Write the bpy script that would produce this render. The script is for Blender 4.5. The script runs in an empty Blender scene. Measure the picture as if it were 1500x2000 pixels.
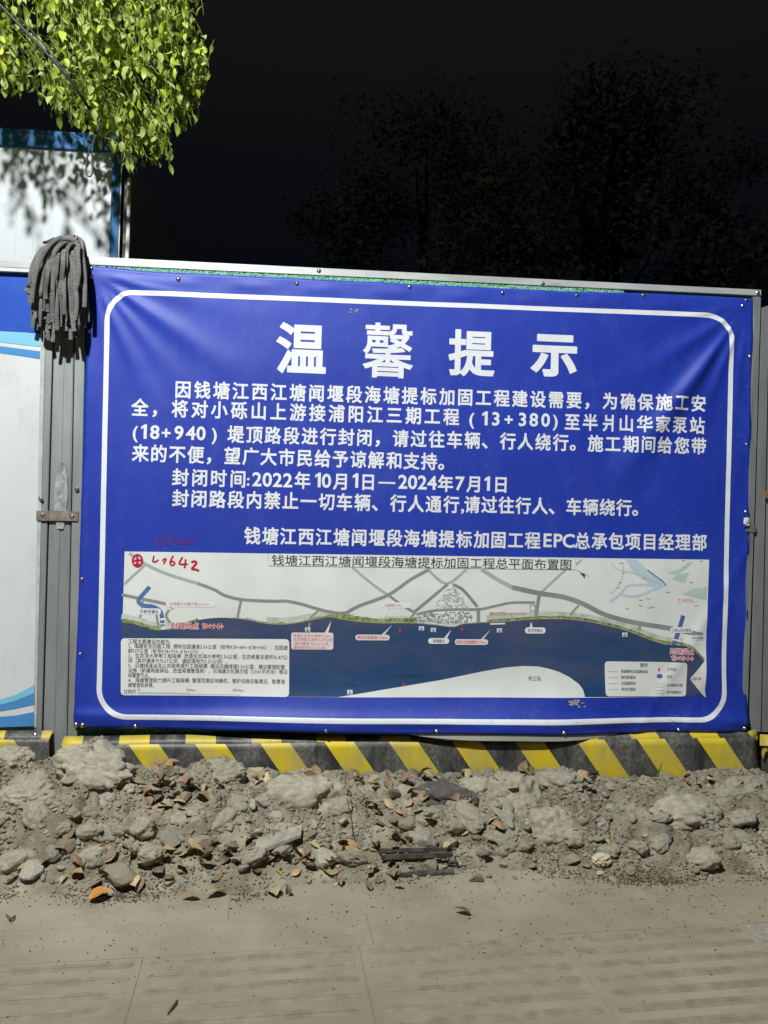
import bpy, bmesh, math, random
from mathutils import Vector, Matrix, noise
random.seed(7)
S = bpy.context.scene
COL = S.collection
R = math.radians

# ------------------------------------------------------------ camera
D, HC, F = 3.6, 1.35, 1500.0
YAW, PITCH, ROLL, CX = R(4.0135), R(1.0294), R(1.5032), 1.13395
fw = Vector((math.sin(YAW)*math.cos(PITCH), math.cos(YAW)*math.cos(PITCH), math.sin(PITCH)))
rt0 = Vector((math.cos(YAW), -math.sin(YAW), 0)); up0 = rt0.cross(fw)
rt = rt0*math.cos(ROLL)+up0*math.sin(ROLL); up = -rt0*math.sin(ROLL)+up0*math.cos(ROLL)
CAM = Vector((CX, -D, HC))
cd = bpy.data.cameras.new('camera'); cam = bpy.data.objects.new('camera', cd); COL.objects.link(cam)
M4 = Matrix((rt, up, -fw)).transposed().to_4x4(); M4.translation = CAM
cam.matrix_world = M4
cd.sensor_fit = 'VERTICAL'; cd.sensor_height = 24; cd.lens = 24*F/2000.0
cd.clip_start = 0.05; cd.clip_end = 600
S.camera = cam

# ------------------------------------------------------------ night sky
world = bpy.data.worlds.new('World'); S.world = world; world.use_nodes = True
wn = world.node_tree; wn.nodes.clear()
wo = wn.nodes.new('ShaderNodeOutputWorld'); bg = wn.nodes.new('ShaderNodeBackground')
tc = wn.nodes.new('ShaderNodeTexCoord'); sx = wn.nodes.new('ShaderNodeSeparateXYZ'); cr = wn.nodes.new('ShaderNodeValToRGB')
wn.links.new(tc.outputs['Generated'], sx.inputs[0]); wn.links.new(sx.outputs['Z'], cr.inputs[0])
cr.color_ramp.elements[0].position = 0.0; cr.color_ramp.elements[0].color = (0.0009, 0.0013, 0.0032, 1)
cr.color_ramp.elements[1].position = 0.62; cr.color_ramp.elements[1].color = (0.0080, 0.0078, 0.0066, 1)
e = cr.color_ramp.elements.new(0.24); e.color = (0.0015, 0.0021, 0.0046, 1)
e = cr.color_ramp.elements.new(0.42); e.color = (0.0036, 0.0041, 0.0052, 1)
wn.links.new(cr.outputs[0], bg.inputs[0]); bg.inputs[1].default_value = 1.0
wn.links.new(bg.outputs[0], wo.inputs[0])

# ------------------------------------------------------------ the street lamp's light
LAMP = Vector((-0.6, -4.0, 6.2))
ld = bpy.data.lights.new('street_lamp_light', 'POINT'); ld.energy = 2700; ld.color = (0.97, 1.0, 0.965)
ld.shadow_soft_size = 0.11
lo = bpy.data.objects.new('street_lamp_light', ld); COL.objects.link(lo); lo.location = LAMP

S.view_settings.view_transform = 'Standard'; S.view_settings.look = 'None'
S.view_settings.exposure = 0; S.view_settings.gamma = 1; S.view_settings.use_curve_mapping = False
S.cycles.max_bounces = 6; S.cycles.use_denoising = True

# ------------------------------------------------------------ helpers
def at(px, py, Y=0.0):
    d = fw + rt*((px-750)/F) + up*((1000-py)/F)
    t = (Y-CAM.y)/d.y
    return CAM + d*t

def atz(px, py, z=0.0):
    d = fw + rt*((px-750)/F) + up*((1000-py)/F)
    t = (z-CAM.z)/d.z
    return CAM + d*t

def tag(o, label=None, cat=None, group=None, kind=None):
    if label: o['label'] = label
    if cat: o['category'] = cat
    if group: o['group'] = group
    if kind: o['kind'] = kind
    return o

def empty(name, loc, label, cat, group=None):
    o = bpy.data.objects.new(name, None); COL.objects.link(o); o.location = loc
    o.empty_display_size = 0.05
    bpy.context.view_layer.update() if False else None
    return tag(o, label, cat, group)

def link(name, me, m=None, parent=None, loc=None):
    """mesh coordinates are world coordinates unless loc is given"""
    o = bpy.data.objects.new(name, me); COL.objects.link(o)
    if m is not None and len(me.materials) == 0:
        for k in (m if isinstance(m, (list, tuple)) else [m]): me.materials.append(k)
    if loc is not None: o.location = loc
    if parent is not None:
        o.parent = parent
        if parent.type == 'EMPTY' or parent.parent is not None or True:
            o.matrix_parent_inverse = WM(parent).inverted()
    return o

def WM(o):
    m = Matrix.LocRotScale(o.location, o.rotation_euler, o.scale)
    if o.parent: m = WM(o.parent) @ o.matrix_parent_inverse @ m
    return m

def mesh(name, vs, fs, smooth=False, mi=None):
    me = bpy.data.meshes.new(name); me.from_pydata([tuple(v) for v in vs], [], fs); me.update()
    if smooth: me.polygons.foreach_set('use_smooth', [True]*len(me.polygons))
    if mi: me.polygons.foreach_set('material_index', mi)
    return me

def slab_mesh(name, front, back, bevel=0.0):
    """closed prism between two loops of equal length (front loop faces the viewer)"""
    n = len(front); vs = list(front)+list(back)
    fs = [tuple(range(n)), tuple(range(2*n-1, n-1, -1))]
    for i in range(n):
        j = (i+1) % n; fs.append((j, i, n+i, n+j))
    me = mesh(name, vs, fs)
    bm = bmesh.new(); bm.from_mesh(me); bmesh.ops.recalc_face_normals(bm, faces=bm.faces)
    if bevel:
        bmesh.ops.bevel(bm, geom=bm.edges[:], offset=bevel, segments=2, affect='EDGES', clamp_overlap=True)
    bm.to_mesh(me); bm.free()
    return me

def slab(name, px, Y, depth, m, parent=None, bevel=0.0):
    """upright piece: outline given at the front plane Y, its depth goes back along +Y"""
    f = [at(x, y, Y) for x, y in px]; b = [Vector((p.x, p.y+depth, p.z)) for p in f]
    return link(name, slab_mesh(name, f, b, bevel), m, parent)

def box_mesh(name, x0, x1, y0, y1, z0, z1, bevel=0.0):
    f = [Vector(p) for p in ((x0,y0,z0),(x1,y0,z0),(x1,y0,z1),(x0,y0,z1))]
    return slab_mesh(name, f, [Vector((p.x, y1, p.z)) for p in f], bevel)

def tube_mesh(name, pts, r, n=8, cap=True, flat=None):
    pts = [Vector(p) for p in pts]; vs = []; fs = []
    rr = r if isinstance(r, (list, tuple)) else [r]*len(pts)
    prev = None
    for i, p in enumerate(pts):
        t = (pts[min(i+1, len(pts)-1)]-pts[max(i-1, 0)]).normalized()
        if prev is None:
            a = Vector((0, 1, 0)) if abs(t.y) < .9 else Vector((1, 0, 0))
            u = t.cross(a).normalized()
        else:
            u = (prev - t*prev.dot(t)).normalized()
        prev = u; v = t.cross(u)
        for k in range(n):
            a = 2*math.pi*k/n
            vs.append(p+u*math.cos(a)*rr[i]+v*math.sin(a)*rr[i]*(flat or 1))
    for i in range(len(pts)-1):
        for k in range(n):
            k2 = (k+1) % n
            fs.append((i*n+k, i*n+k2, (i+1)*n+k2, (i+1)*n+k))
    if cap:
        fs.append(tuple(range(n-1, -1, -1))); fs.append(tuple((len(pts)-1)*n+k for k in range(n)))
    return mesh(name, vs, fs, True)

# ------------------------------------------------------------ materials
def mat(name, c1, c2=None, scale=6.0, detail=6, rough=.6, metal=0.0, bump=0.0, bscale=60, stretch=(1,1,1),
        spec=None, lo=.35, hi=.65, dirt=None, dirt_amt=.5, dscale=3.0, rand=0.0, bdist=.002):
    m = bpy.data.materials.new(name); m.use_nodes = True; nt = m.node_tree; N = nt.nodes; L = nt.links
    b = N['Principled BSDF']; b.inputs['Roughness'].default_value = rough; b.inputs['Metallic'].default_value = metal
    if spec is not None: b.inputs['Specular IOR Level'].default_value = spec
    tcn = N.new('ShaderNodeTexCoord'); mp = N.new('ShaderNodeMapping'); mp.inputs['Scale'].default_value = stretch
    L.new(tcn.outputs['Object'], mp.inputs[0])
    if c2 is None: c2 = tuple(x*.85 for x in c1)
    nz = N.new('ShaderNodeTexNoise'); nz.inputs['Scale'].default_value = scale; nz.inputs['Detail'].default_value = detail
    nz.inputs['Roughness'].default_value = .62
    L.new(mp.outputs[0], nz.inputs['Vector'])
    rp = N.new('ShaderNodeMapRange'); rp.inputs[1].default_value = lo; rp.inputs[2].default_value = hi
    L.new(nz.outputs['Fac'], rp.inputs[0])
    mx = N.new('ShaderNodeMix'); mx.data_type = 'RGBA'
    mx.inputs[6].default_value = (*c1, 1); mx.inputs[7].default_value = (*c2, 1); L.new(rp.outputs[0], mx.inputs[0])
    out = mx.outputs[2]
    if dirt:
        n2 = N.new('ShaderNodeTexNoise'); n2.inputs['Scale'].default_value = dscale; n2.inputs['Detail'].default_value = 9
        n2.inputs['Roughness'].default_value = .7
        L.new(mp.outputs[0], n2.inputs['Vector'])
        r2 = N.new('ShaderNodeMapRange'); r2.inputs[1].default_value = .5; r2.inputs[2].default_value = .72; r2.inputs[4].default_value = dirt_amt
        L.new(n2.outputs['Fac'], r2.inputs[0])
        m2 = N.new('ShaderNodeMix'); m2.data_type = 'RGBA'; L.new(r2.outputs[0], m2.inputs[0])
        L.new(out, m2.inputs[6]); m2.inputs[7].default_value = (*dirt, 1); out = m2.outputs[2]
    if rand:
        oi = N.new('ShaderNodeObjectInfo'); mr = N.new('ShaderNodeMapRange')
        mr.inputs[3].default_value = 1-rand; mr.inputs[4].default_value = 1+rand
        L.new(oi.outputs['Random'], mr.inputs[0])
        hs = N.new('ShaderNodeHueSaturation'); L.new(mr.outputs[0], hs.inputs['Value']); L.new(out, hs.inputs['Color']); out = hs.outputs[0]
    L.new(out, b.inputs['Base Color'])
    if bump:
        n3 = N.new('ShaderNodeTexNoise'); n3.inputs['Scale'].default_value = bscale; n3.inputs['Detail'].default_value = 8
        n3.inputs['Roughness'].default_value = .65
        L.new(mp.outputs[0], n3.inputs['Vector'])
        bp = N.new('ShaderNodeBump'); bp.inputs['Strength'].default_value = bump; bp.inputs['Distance'].default_value = bdist
        L.new(n3.outputs['Fac'], bp.inputs['Height']); L.new(bp.outputs[0], b.inputs['Normal'])
    m['nodes_out'] = 0
    return m

def add_weave(m, freq=900, strength=.25, spots=True):
    """fine woven relief and pale scuffs of the printed vinyl"""
    nt = m.node_tree; N = nt.nodes; L = nt.links; b = N['Principled BSDF']
    tcn = N.new('ShaderNodeTexCoord'); sp = N.new('ShaderNodeSeparateXYZ'); L.new(tcn.outputs['Object'], sp.inputs[0])
    def wave(o):
        a = N.new('ShaderNodeMath'); a.operation = 'MULTIPLY'; a.inputs[1].default_value = freq; L.new(o, a.inputs[0])
        s = N.new('ShaderNodeMath'); s.operation = 'SINE'; L.new(a.outputs[0], s.inputs[0]); return s.outputs[0]
    ad = N.new('ShaderNodeMath'); ad.operation = 'ADD'; L.new(wave(sp.outputs['X']), ad.inputs[0]); L.new(wave(sp.outputs['Z']), ad.inputs[1])
    nz = N.new('ShaderNodeTexNoise'); nz.inputs['Scale'].default_value = 26; nz.inputs['Detail'].default_value = 7
    mp = N.new('ShaderNodeMapping'); mp.inputs['Scale'].default_value = (1.6, 1, .30); L.new(tcn.outputs['Object'], mp.inputs[0]); L.new(mp.outputs[0], nz.inputs['Vector'])
    mm = N.new('ShaderNodeMath'); mm.operation = 'MULTIPLY_ADD'; mm.inputs[1].default_value = 6.0; L.new(nz.outputs['Fac'], mm.inputs[0]); L.new(ad.outputs[0], mm.inputs[2])
    bp = N.new('ShaderNodeBump'); bp.inputs['Strength'].default_value = strength; bp.inputs['Distance'].default_value = .0022
    L.new(nz.outputs['Fac'], bp.inputs['Height']); L.new(bp.outputs[0], b.inputs['Normal'])
    return m

WHITE_P = add_weave(mat('white_print', (.74,.76,.80), (.68,.70,.75), scale=4, rough=.42, dirt=(.50,.52,.58), dirt_amt=.35, dscale=6), strength=.15)
BLUE_V = add_weave(mat('blue_vinyl', (.006,.026,.320), (.009,.037,.375), scale=2.2, rough=.54, spec=.5, dirt=(.040,.065,.37), dirt_amt=.45, dscale=7, stretch=(1,1,.5)), strength=.22)
def speckle(m, scale=70, col=(.45,.48,.62), thr=.055, amt=.6):
    """small pale scratches and dust spots"""
    nt = m.node_tree; N = nt.nodes; L = nt.links; b = N['Principled BSDF']
    src = b.inputs['Base Color'].links[0].from_socket
    tcn = N.new('ShaderNodeTexCoord'); vo = N.new('ShaderNodeTexVoronoi'); vo.inputs['Scale'].default_value = scale
    nz = N.new('ShaderNodeTexNoise'); nz.inputs['Scale'].default_value = 3.0; nz.inputs['Detail'].default_value = 4
    L.new(tcn.outputs['Object'], vo.inputs['Vector']); L.new(tcn.outputs['Object'], nz.inputs['Vector'])
    r = N.new('ShaderNodeMapRange'); r.inputs[1].default_value = thr; r.inputs[2].default_value = thr*1.8; r.inputs[3].default_value = 1; r.inputs[4].default_value = 0
    L.new(vo.outputs['Distance'], r.inputs[0])
    r2 = N.new('ShaderNodeMapRange'); r2.inputs[1].default_value = .50; r2.inputs[2].default_value = .66; r2.inputs[4].default_value = amt
    L.new(nz.outputs['Fac'], r2.inputs[0])
    mu = N.new('ShaderNodeMath'); mu.operation = 'MULTIPLY'; L.new(r.outputs[0], mu.inputs[0]); L.new(r2.outputs[0], mu.inputs[1])
    mx = N.new('ShaderNodeMix'); mx.data_type = 'RGBA'; L.new(mu.outputs[0], mx.inputs[0]); L.new(src, mx.inputs[6]); mx.inputs[7].default_value = (*col, 1)
    L.new(mx.outputs[2], b.inputs['Base Color'])
    return m
speckle(BLUE_V, 75, thr=.07, amt=.7); speckle(BLUE_V, 24, col=(.10,.12,.36), thr=.05, amt=.8); speckle(WHITE_P, 90, col=(.34,.36,.55), thr=.07, amt=.8)
MAP_PALE = add_weave(mat('map_pale_print', (.62,.645,.63), (.73,.74,.735), scale=5, rough=.40, dirt=(.55,.58,.56), dirt_amt=.5, dscale=10), strength=.15)
MAP_WATER = add_weave(mat('map_water_print', (.018,.056,.150), (.065,.078,.140), scale=1.7, lo=.40, hi=.62, rough=.38, stretch=(.6,1,1.6), dirt=(.012,.045,.15), dirt_amt=.6, dscale=4), strength=.15)
MAP_ROAD = mat('map_road_print', (.27,.28,.28), (.21,.22,.22), scale=8, rough=.42)
MAP_ROAD_L = mat('map_pale_road_print', (.40,.42,.41), (.34,.36,.35), scale=8, rough=.42)
MAP_GREEN = mat('map_green_print', (.07,.14,.035), (.32,.36,.16), scale=60, rough=.45, lo=.40, hi=.6)
MAP_HALO = mat('map_soft_green_print', (.36,.42,.32), (.56,.60,.55), scale=22, rough=.45)
MAP_TAN = mat('map_tan_print', (.42,.36,.24), (.28,.22,.13), scale=40, rough=.45)
MAP_BOX = mat('map_box_print', (.74,.74,.74), (.68,.69,.69), scale=5, rough=.42)
MAP_PINKBOX = mat('map_pink_box_print', (.72,.66,.66), (.67,.60,.61), scale=5, rough=.42)
MAP_CHANNEL = mat('map_channel_print', (.045,.11,.30), (.09,.17,.36), scale=9, rough=.42)
MAP_PALEBLUE = mat('map_pale_blue_print', (.42,.54,.63), (.48,.57,.62), scale=5, rough=.42)
MAP_PALEGREEN = mat('map_pale_green_print', (.40,.52,.44), (.48,.57,.50), scale=14, rough=.42)
INK = mat('black_ink', (.028,.032,.045), (.05,.05,.06), rough=.45)
INK_G = mat('grey_ink', (.20,.21,.24), (.24,.25,.27), rough=.45)
INK_R = mat('red_ink', (.52,.02,.045), (.60,.04,.06), rough=.45)
INK_P = mat('faded_red_ink', (.60,.22,.25), (.5,.15,.18), rough=.45)
MARK_R = mat('red_marker', (.56,.012,.045), (.45,.01,.03), scale=40, rough=.35)
MARK_F = mat('faded_red_marker', (.16,.02,.12), (.09,.02,.18), scale=60, rough=.4)
INK_B = mat('navy_ink', (.02,.035,.17), rough=.45)
GALV = mat('galvanised_steel', (.42,.44,.455), (.26,.275,.29), scale=7, detail=8, rough=.42, metal=.55, bump=.12, bscale=90, stretch=(2.2,2.2,.45), dirt=(.18,.18,.17), dirt_amt=.6, dscale=9)
speckle(GALV, 60, col=(.62,.64,.66), thr=.10, amt=.8)
GALV_D = mat('galvanised_steel_dull', (.36,.378,.39), (.24,.252,.262), scale=5, detail=8, rough=.5, metal=.5, bump=.15, bscale=70, stretch=(2,2,.3), dirt=(.34,.35,.36), dirt_amt=.6, dscale=7)
speckle(GALV_D, 50, col=(.42,.44,.46), thr=.12, amt=.9)
ALU = mat('bright_rail', (.62,.64,.65), (.44,.46,.47), scale=5, detail=7, rough=.38, metal=.35, bump=.1, bscale=60, stretch=(.5,2,2), dirt=(.24,.235,.22), dirt_amt=.6, dscale=7)
RUST = mat('rusty_steel', (.17,.13,.10), (.30,.29,.28), scale=22, rough=.65, metal=.4, bump=.3, bscale=80, dirt=(.22,.085,.03), dirt_amt=.9, dscale=16)
STEEL = mat('screw_steel', (.55,.54,.50), (.38,.36,.33), scale=80, rough=.28, metal=.95)
DARKGAP = mat('gap_shade_dark', (.035,.037,.04), rough=.7)  # near-black colour that paints the shade inside gaps and grooves
PAINT_W = mat('white_painted_steel', (.60,.625,.64), (.54,.565,.58), scale=1.5, rough=.40, bump=.08, bscale=9, bdist=.004, dirt=(.42,.425,.40), dirt_amt=.6, dscale=4, stretch=(1,1,.45))
speckle(PAINT_W, 30, col=(.30,.29,.26), thr=.06, amt=.9)
CABIN_W = mat('cabin_white_panel', (.49,.525,.56), (.46,.49,.52), scale=2, rough=.5, dirt=(.43,.455,.47), dirt_amt=.3, dscale=3)
CABIN_B = mat('cabin_blue_trim', (.008,.105,.28), (.010,.09,.25), scale=5, rough=.7, dirt=(.10,.20,.38), dirt_amt=.5, dscale=12)
BAND_D = mat('deep_blue_band', (.01,.06,.40), (.018,.085,.47), scale=1.2, rough=.38, dirt=(.05,.12,.40), dirt_amt=.3, dscale=8)
BAND_C = mat('cyan_band', (.16,.46,.68), (.20,.50,.70), scale=3, rough=.4)
BAND_M = mat('mid_blue_band', (.05,.22,.52), (.07,.25,.54), scale=3, rough=.4)
PIPE_W = mat('white_pipe', (.72,.72,.70), (.55,.55,.53), scale=12, rough=.4, stretch=(1,1,.2))
PIPE_D = mat('dark_pipe', (.05,.05,.055), (.16,.15,.14), scale=30, rough=.5)
TURF = mat('green_turf', (.10,.38,.22), (.30,.56,.42), scale=45, rough=.6, bump=.4, bscale=120)
MOP = mat('grey_cotton', (.175,.175,.17), (.105,.105,.103), scale=25, rough=.95, rand=.16)
CORD = mat('dark_cord', (.02,.022,.025), rough=.6)
SOIL = mat('dry_clay_soil', (.35,.318,.238), (.165,.140,.098), scale=6.5, detail=10, rough=.95, bump=.9, bscale=45, dirt=(.085,.058,.036), dirt_amt=.85, dscale=4, bdist=.010, spec=.15)
CLOD = mat('concrete_lump', (.42,.392,.31), (.28,.255,.195), scale=5, detail=10, rough=.92, bump=.9, bscale=22, bdist=.005, rand=.12, spec=.2, dirt=(.20,.165,.115), dirt_amt=.6, dscale=6)
ROCK_G = mat('grey_stone', (.42,.395,.33), (.27,.25,.20), scale=14, detail=10, rough=.85, bump=.7, bscale=60, bdist=.004, rand=.28, spec=.25, dirt=(.12,.10,.075), dirt_amt=.6, dscale=20)
ROCK_D = mat('dark_stone', (.095,.085,.085), (.15,.135,.12), scale=14, detail=10, rough=.85, bump=.8, bscale=50, bdist=.005, rand=.15, spec=.25)
ROCK_B = mat('brown_stone', (.34,.295,.215), (.20,.168,.12), scale=14, detail=10, rough=.9, bump=.7, bscale=60, bdist=.004, rand=.22, spec=.2)
LEAF_DRY = [mat('dry_leaf_%s' % n, a, b, scale=28, rough=.6, rand=.25, bump=.3, bscale=160) for n, a, b in
            (('tan', (.40,.275,.145), (.29,.19,.10)), ('brown', (.19,.13,.082), (.12,.082,.054)),
             ('pale', (.46,.37,.22), (.34,.26,.15)), ('russet', (.28,.175,.10), (.19,.12,.072)))]
LEAF_OR = mat('orange_leaf', (.56,.27,.055), (.42,.17,.03), scale=30, rough=.5)
LEAF_YG = mat('yellow_green_leaf', (.36,.42,.06), (.28,.36,.05), scale=30, rough=.5)
PAPER = mat('crumpled_paper', (.56,.49,.37), (.42,.35,.25), scale=20, rough=.8, bump=.4, bscale=60)
PAVE = mat('pavement_concrete', (.325,.284,.213), (.232,.200,.148), scale=1.8, detail=10, rough=.88, bump=.35, bscale=160, bdist=.0015, dirt=(.175,.155,.110), dirt_amt=.65, dscale=3.2, spec=.25)
speckle(PAVE, 160, col=(.42,.40,.33), thr=.13, amt=.6)
PAVE_BAR = mat('worn_bar_concrete', (.20,.174,.13), (.29,.255,.193), scale=16, detail=10, rough=.9, bump=.5, bscale=170, bdist=.002, spec=.2)
PAVE_GRN = mat('pavement_damp_green', (.205,.215,.165), (.165,.175,.135), scale=3, detail=10, rough=.8, bump=.35, bscale=160, bdist=.0015)
PAVE_LT = mat('pale_rough_slab', (.33,.30,.255), (.20,.18,.145), scale=40, detail=10, rough=.9, bump=.6, bscale=120)
GROUND = mat('dark_ground', (.10,.09,.07), (.07,.065,.05), scale=2, rough=.95)
SPECK = mat('dark_seed', (.035,.028,.022), (.06,.045,.03), rough=.8)
TWIG = mat('dry_twig', (.07,.05,.035), (.12,.09,.06), scale=40, rough=.85)
WEED = mat('green_blade', (.05,.12,.03), (.09,.16,.05), scale=30, rough=.5)
BARK = mat('camphor_bark', (.05,.045,.035), (.09,.08,.06), scale=30, rough=.9, bump=.5, bscale=60)
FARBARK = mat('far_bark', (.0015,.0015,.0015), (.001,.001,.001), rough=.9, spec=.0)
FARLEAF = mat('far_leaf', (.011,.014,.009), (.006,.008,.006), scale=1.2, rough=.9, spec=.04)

def leafmat(name, a, b):
    m = mat(name, a, b, scale=16, rough=.55, rand=.25, spec=.35)
    nt = m.node_tree; N = nt.nodes; L = nt.links; bs = N['Principled BSDF']
    tr = N.new('ShaderNodeBsdfTranslucent'); src = bs.inputs['Base Color'].links[0].from_socket
    hs = N.new('ShaderNodeHueSaturation'); hs.inputs['Value'].default_value = 1.5; hs.inputs['Hue'].default_value = .49
    L.new(src, hs.inputs['Color']); L.new(hs.outputs[0], tr.inputs['Color'])
    mx = N.new('ShaderNodeMixShader'); mx.inputs[0].default_value = .34
    L.new(bs.outputs[0], mx.inputs[1]); L.new(tr.outputs[0], mx.inputs[2]); L.new(mx.outputs[0], N['Material Output'].inputs[0])
    return m
LEAF_G = [leafmat('camphor_leaf_bright', (.44,.52,.055), (.36,.45,.05)),
          leafmat('camphor_leaf_mid', (.26,.34,.055), (.19,.27,.045)),
          leafmat('camphor_leaf_grey', (.40,.48,.16), (.32,.40,.13))]

def fabric_lines(m, freq):
    nt = m.node_tree; N = nt.nodes; L = nt.links; b = N['Principled BSDF']
    src = b.inputs['Base Color'].links[0].from_socket
    uv = N.new('ShaderNodeUVMap'); sp = N.new('ShaderNodeSeparateXYZ'); L.new(uv.outputs[0], sp.inputs[0])
    a = N.new('ShaderNodeMath'); a.operation = 'MULTIPLY'; a.inputs[1].default_value = freq; L.new(sp.outputs['Y'], a.inputs[0])
    s = N.new('ShaderNodeMath'); s.operation = 'SINE'; L.new(a.outputs[0], s.inputs[0])
    r = N.new('ShaderNodeMapRange'); r.inputs[1].default_value = .60; r.inputs[2].default_value = 1.0; r.inputs[4].default_value = .85
    tn = N.new('ShaderNodeTexCoord'); nn = N.new('ShaderNodeTexNoise'); nn.inputs['Scale'].default_value = 70; L.new(tn.outputs['Object'], nn.inputs['Vector'])
    ad = N.new('ShaderNodeMath'); ad.operation = 'MULTIPLY_ADD'; ad.inputs[1].default_value = 1.6; L.new(nn.outputs['Fac'], ad.inputs[0]); ad.inputs[2].default_value = -.85
    a2 = N.new('ShaderNodeMath'); a2.operation = 'ADD'; L.new(s.outputs[0], a2.inputs[0]); L.new(ad.outputs[0], a2.inputs[1])
    L.new(a2.outputs[0], r.inputs[0])
    mx = N.new('ShaderNodeMix'); mx.data_type = 'RGBA'; L.new(r.outputs[0], mx.inputs[0]); L.new(src, mx.inputs[6]); mx.inputs[7].default_value = (.045,.045,.05,1)
    L.new(mx.outputs[2], b.inputs['Base Color'])
    bp = N.new('ShaderNodeBump'); bp.inputs['Strength'].default_value = .6; bp.inputs['Distance'].default_value = .003; bp.invert = True
    L.new(r.outputs[0], bp.inputs['Height']); L.new(bp.outputs[0], b.inputs['Normal'])
fabric_lines(MOP, 2*math.pi/.0105)

def stripe_mat(name, x0, zt, period=.298, width=.136, k=.72, dust=.5):
    """yellow and black diagonal hazard stripes, world metres, with dust and scuffs"""
    m = bpy.data.materials.new(name); m.use_nodes = True; nt = m.node_tree; N = nt.nodes; L = nt.links; b = N['Principled BSDF']
    tcn = N.new('ShaderNodeTexCoord'); sp = N.new('ShaderNodeSeparateXYZ'); L.new(tcn.outputs['Object'], sp.inputs[0])
    def mth(op, a, bb=None, c=None):
        n = N.new('ShaderNodeMath'); n.operation = op
        for i, v in enumerate((a, bb, c)):
            if v is None: continue
            if isinstance(v, (int, float)): n.inputs[i].default_value = v
            else: L.new(v, n.inputs[i])
        return n.outputs[0]
    p = mth('MULTIPLY_ADD', sp.outputs['Z'], k, sp.outputs['X'])
    p = mth('SUBTRACT', p, x0+k*zt); p = mth('DIVIDE', p, period); p = mth('ADD', p, 40.0); p = mth('FRACT', p)
    isy = mth('LESS_THAN', p, width/period)
    n1 = N.new('ShaderNodeTexNoise'); n1.inputs['Scale'].default_value = 5; n1.inputs['Detail'].default_value = 10; n1.inputs['Roughness'].default_value = .7
    mp = N.new('ShaderNodeMapping'); mp.inputs['Scale'].default_value = (1.6, 1, .6); L.new(tcn.outputs['Object'], mp.inputs[0]); L.new(mp.outputs[0], n1.inputs['Vector'])
    r1 = N.new('ShaderNodeMapRange'); r1.inputs[1].default_value = .40; r1.inputs[2].default_value = .60; r1.inputs[4].default_value = dust; L.new(n1.outputs['Fac'], r1.inputs[0])
    n2 = N.new('ShaderNodeTexNoise'); n2.inputs['Scale'].default_value = 70; n2.inputs['Detail'].default_value = 6; L.new(tcn.outputs['Object'], n2.inputs['Vector'])
    r2 = N.new('ShaderNodeMapRange'); r2.inputs[1].default_value = .40; r2.inputs[2].default_value = .62; L.new(n2.outputs['Fac'], r2.inputs[0])
    dk = N.new('ShaderNodeMix'); dk.data_type = 'RGBA'; dk.inputs[6].default_value = (.030,.031,.036,1); dk.inputs[7].default_value = (.23,.22,.19,1)
    L.new(mth('MULTIPLY', r1.outputs[0], mth('MULTIPLY_ADD', r2.outputs[0], .6, .4)), dk.inputs[0])
    yl = N.new('ShaderNodeMix'); yl.data_type = 'RGBA'; yl.inputs[6].default_value = (.66,.50,.018,1); yl.inputs[7].default_value = (.40,.34,.14,1)
    L.new(mth('MULTIPLY', r1.outputs[0], .9), yl.inputs[0])
    mx = N.new('ShaderNodeMix'); mx.data_type = 'RGBA'; L.new(isy, mx.inputs[0]); L.new(dk.outputs[2], mx.inputs[6]); L.new(yl.outputs[2], mx.inputs[7])
    L.new(mx.outputs[2], b.inputs['Base Color']); b.inputs['Roughness'].default_value = .5
    bp = N.new('ShaderNodeBump'); bp.inputs['Strength'].default_value = .3; bp.inputs['Distance'].default_value = .004; L.new(n1.outputs['Fac'], bp.inputs['Height']); L.new(bp.outputs[0], b.inputs['Normal'])
    return m

# ------------------------------------------------------------ ground and pavement
me = box_mesh('ground', -60, 60, -40, 120, -.6, -.03)
tag(link('ground', me, GROUND), kind='structure')
PA = R(4.6)                       # the pavement runs at a slight angle to the hoarding
pu = Vector((math.cos(PA), math.sin(PA), 0)); pv = Vector((-math.sin(PA), math.cos(PA), 0))
P0 = Vector((1.93, -1.055, 0))    # corner where two tactile slabs meet
def pav(u, v, z=0): return P0+pu*u+pv*v+Vector((0, 0, z))
pavement = link('pavement', slab_mesh('pavement', [pav(-14,-9,-.0025), pav(14,-9,-.0025), pav(14,1.6,-.0025), pav(-14,1.6,-.0025)],
                [pav(-14,-9,-.2), pav(14,-9,-.2), pav(14,1.6,-.2), pav(-14,1.6,-.2)]), mat('joint_sand', (.24,.215,.16), (.18,.16,.115), scale=30, rough=.95))
tag(pavement, kind='structure')
def rrect(u0, u1, v0, v1, r, n=5):
    o = []
    for cx, cy, a0 in ((u1-r, v0+r, -90), (u1-r, v1-r, 0), (u0+r, v1-r, 90), (u0+r, v0+r, 180)):
        for k in range(n+1):
            a = R(a0+90*k/n); o.append((cx+r*math.cos(a), cy+r*math.sin(a)))
    return o
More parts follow.
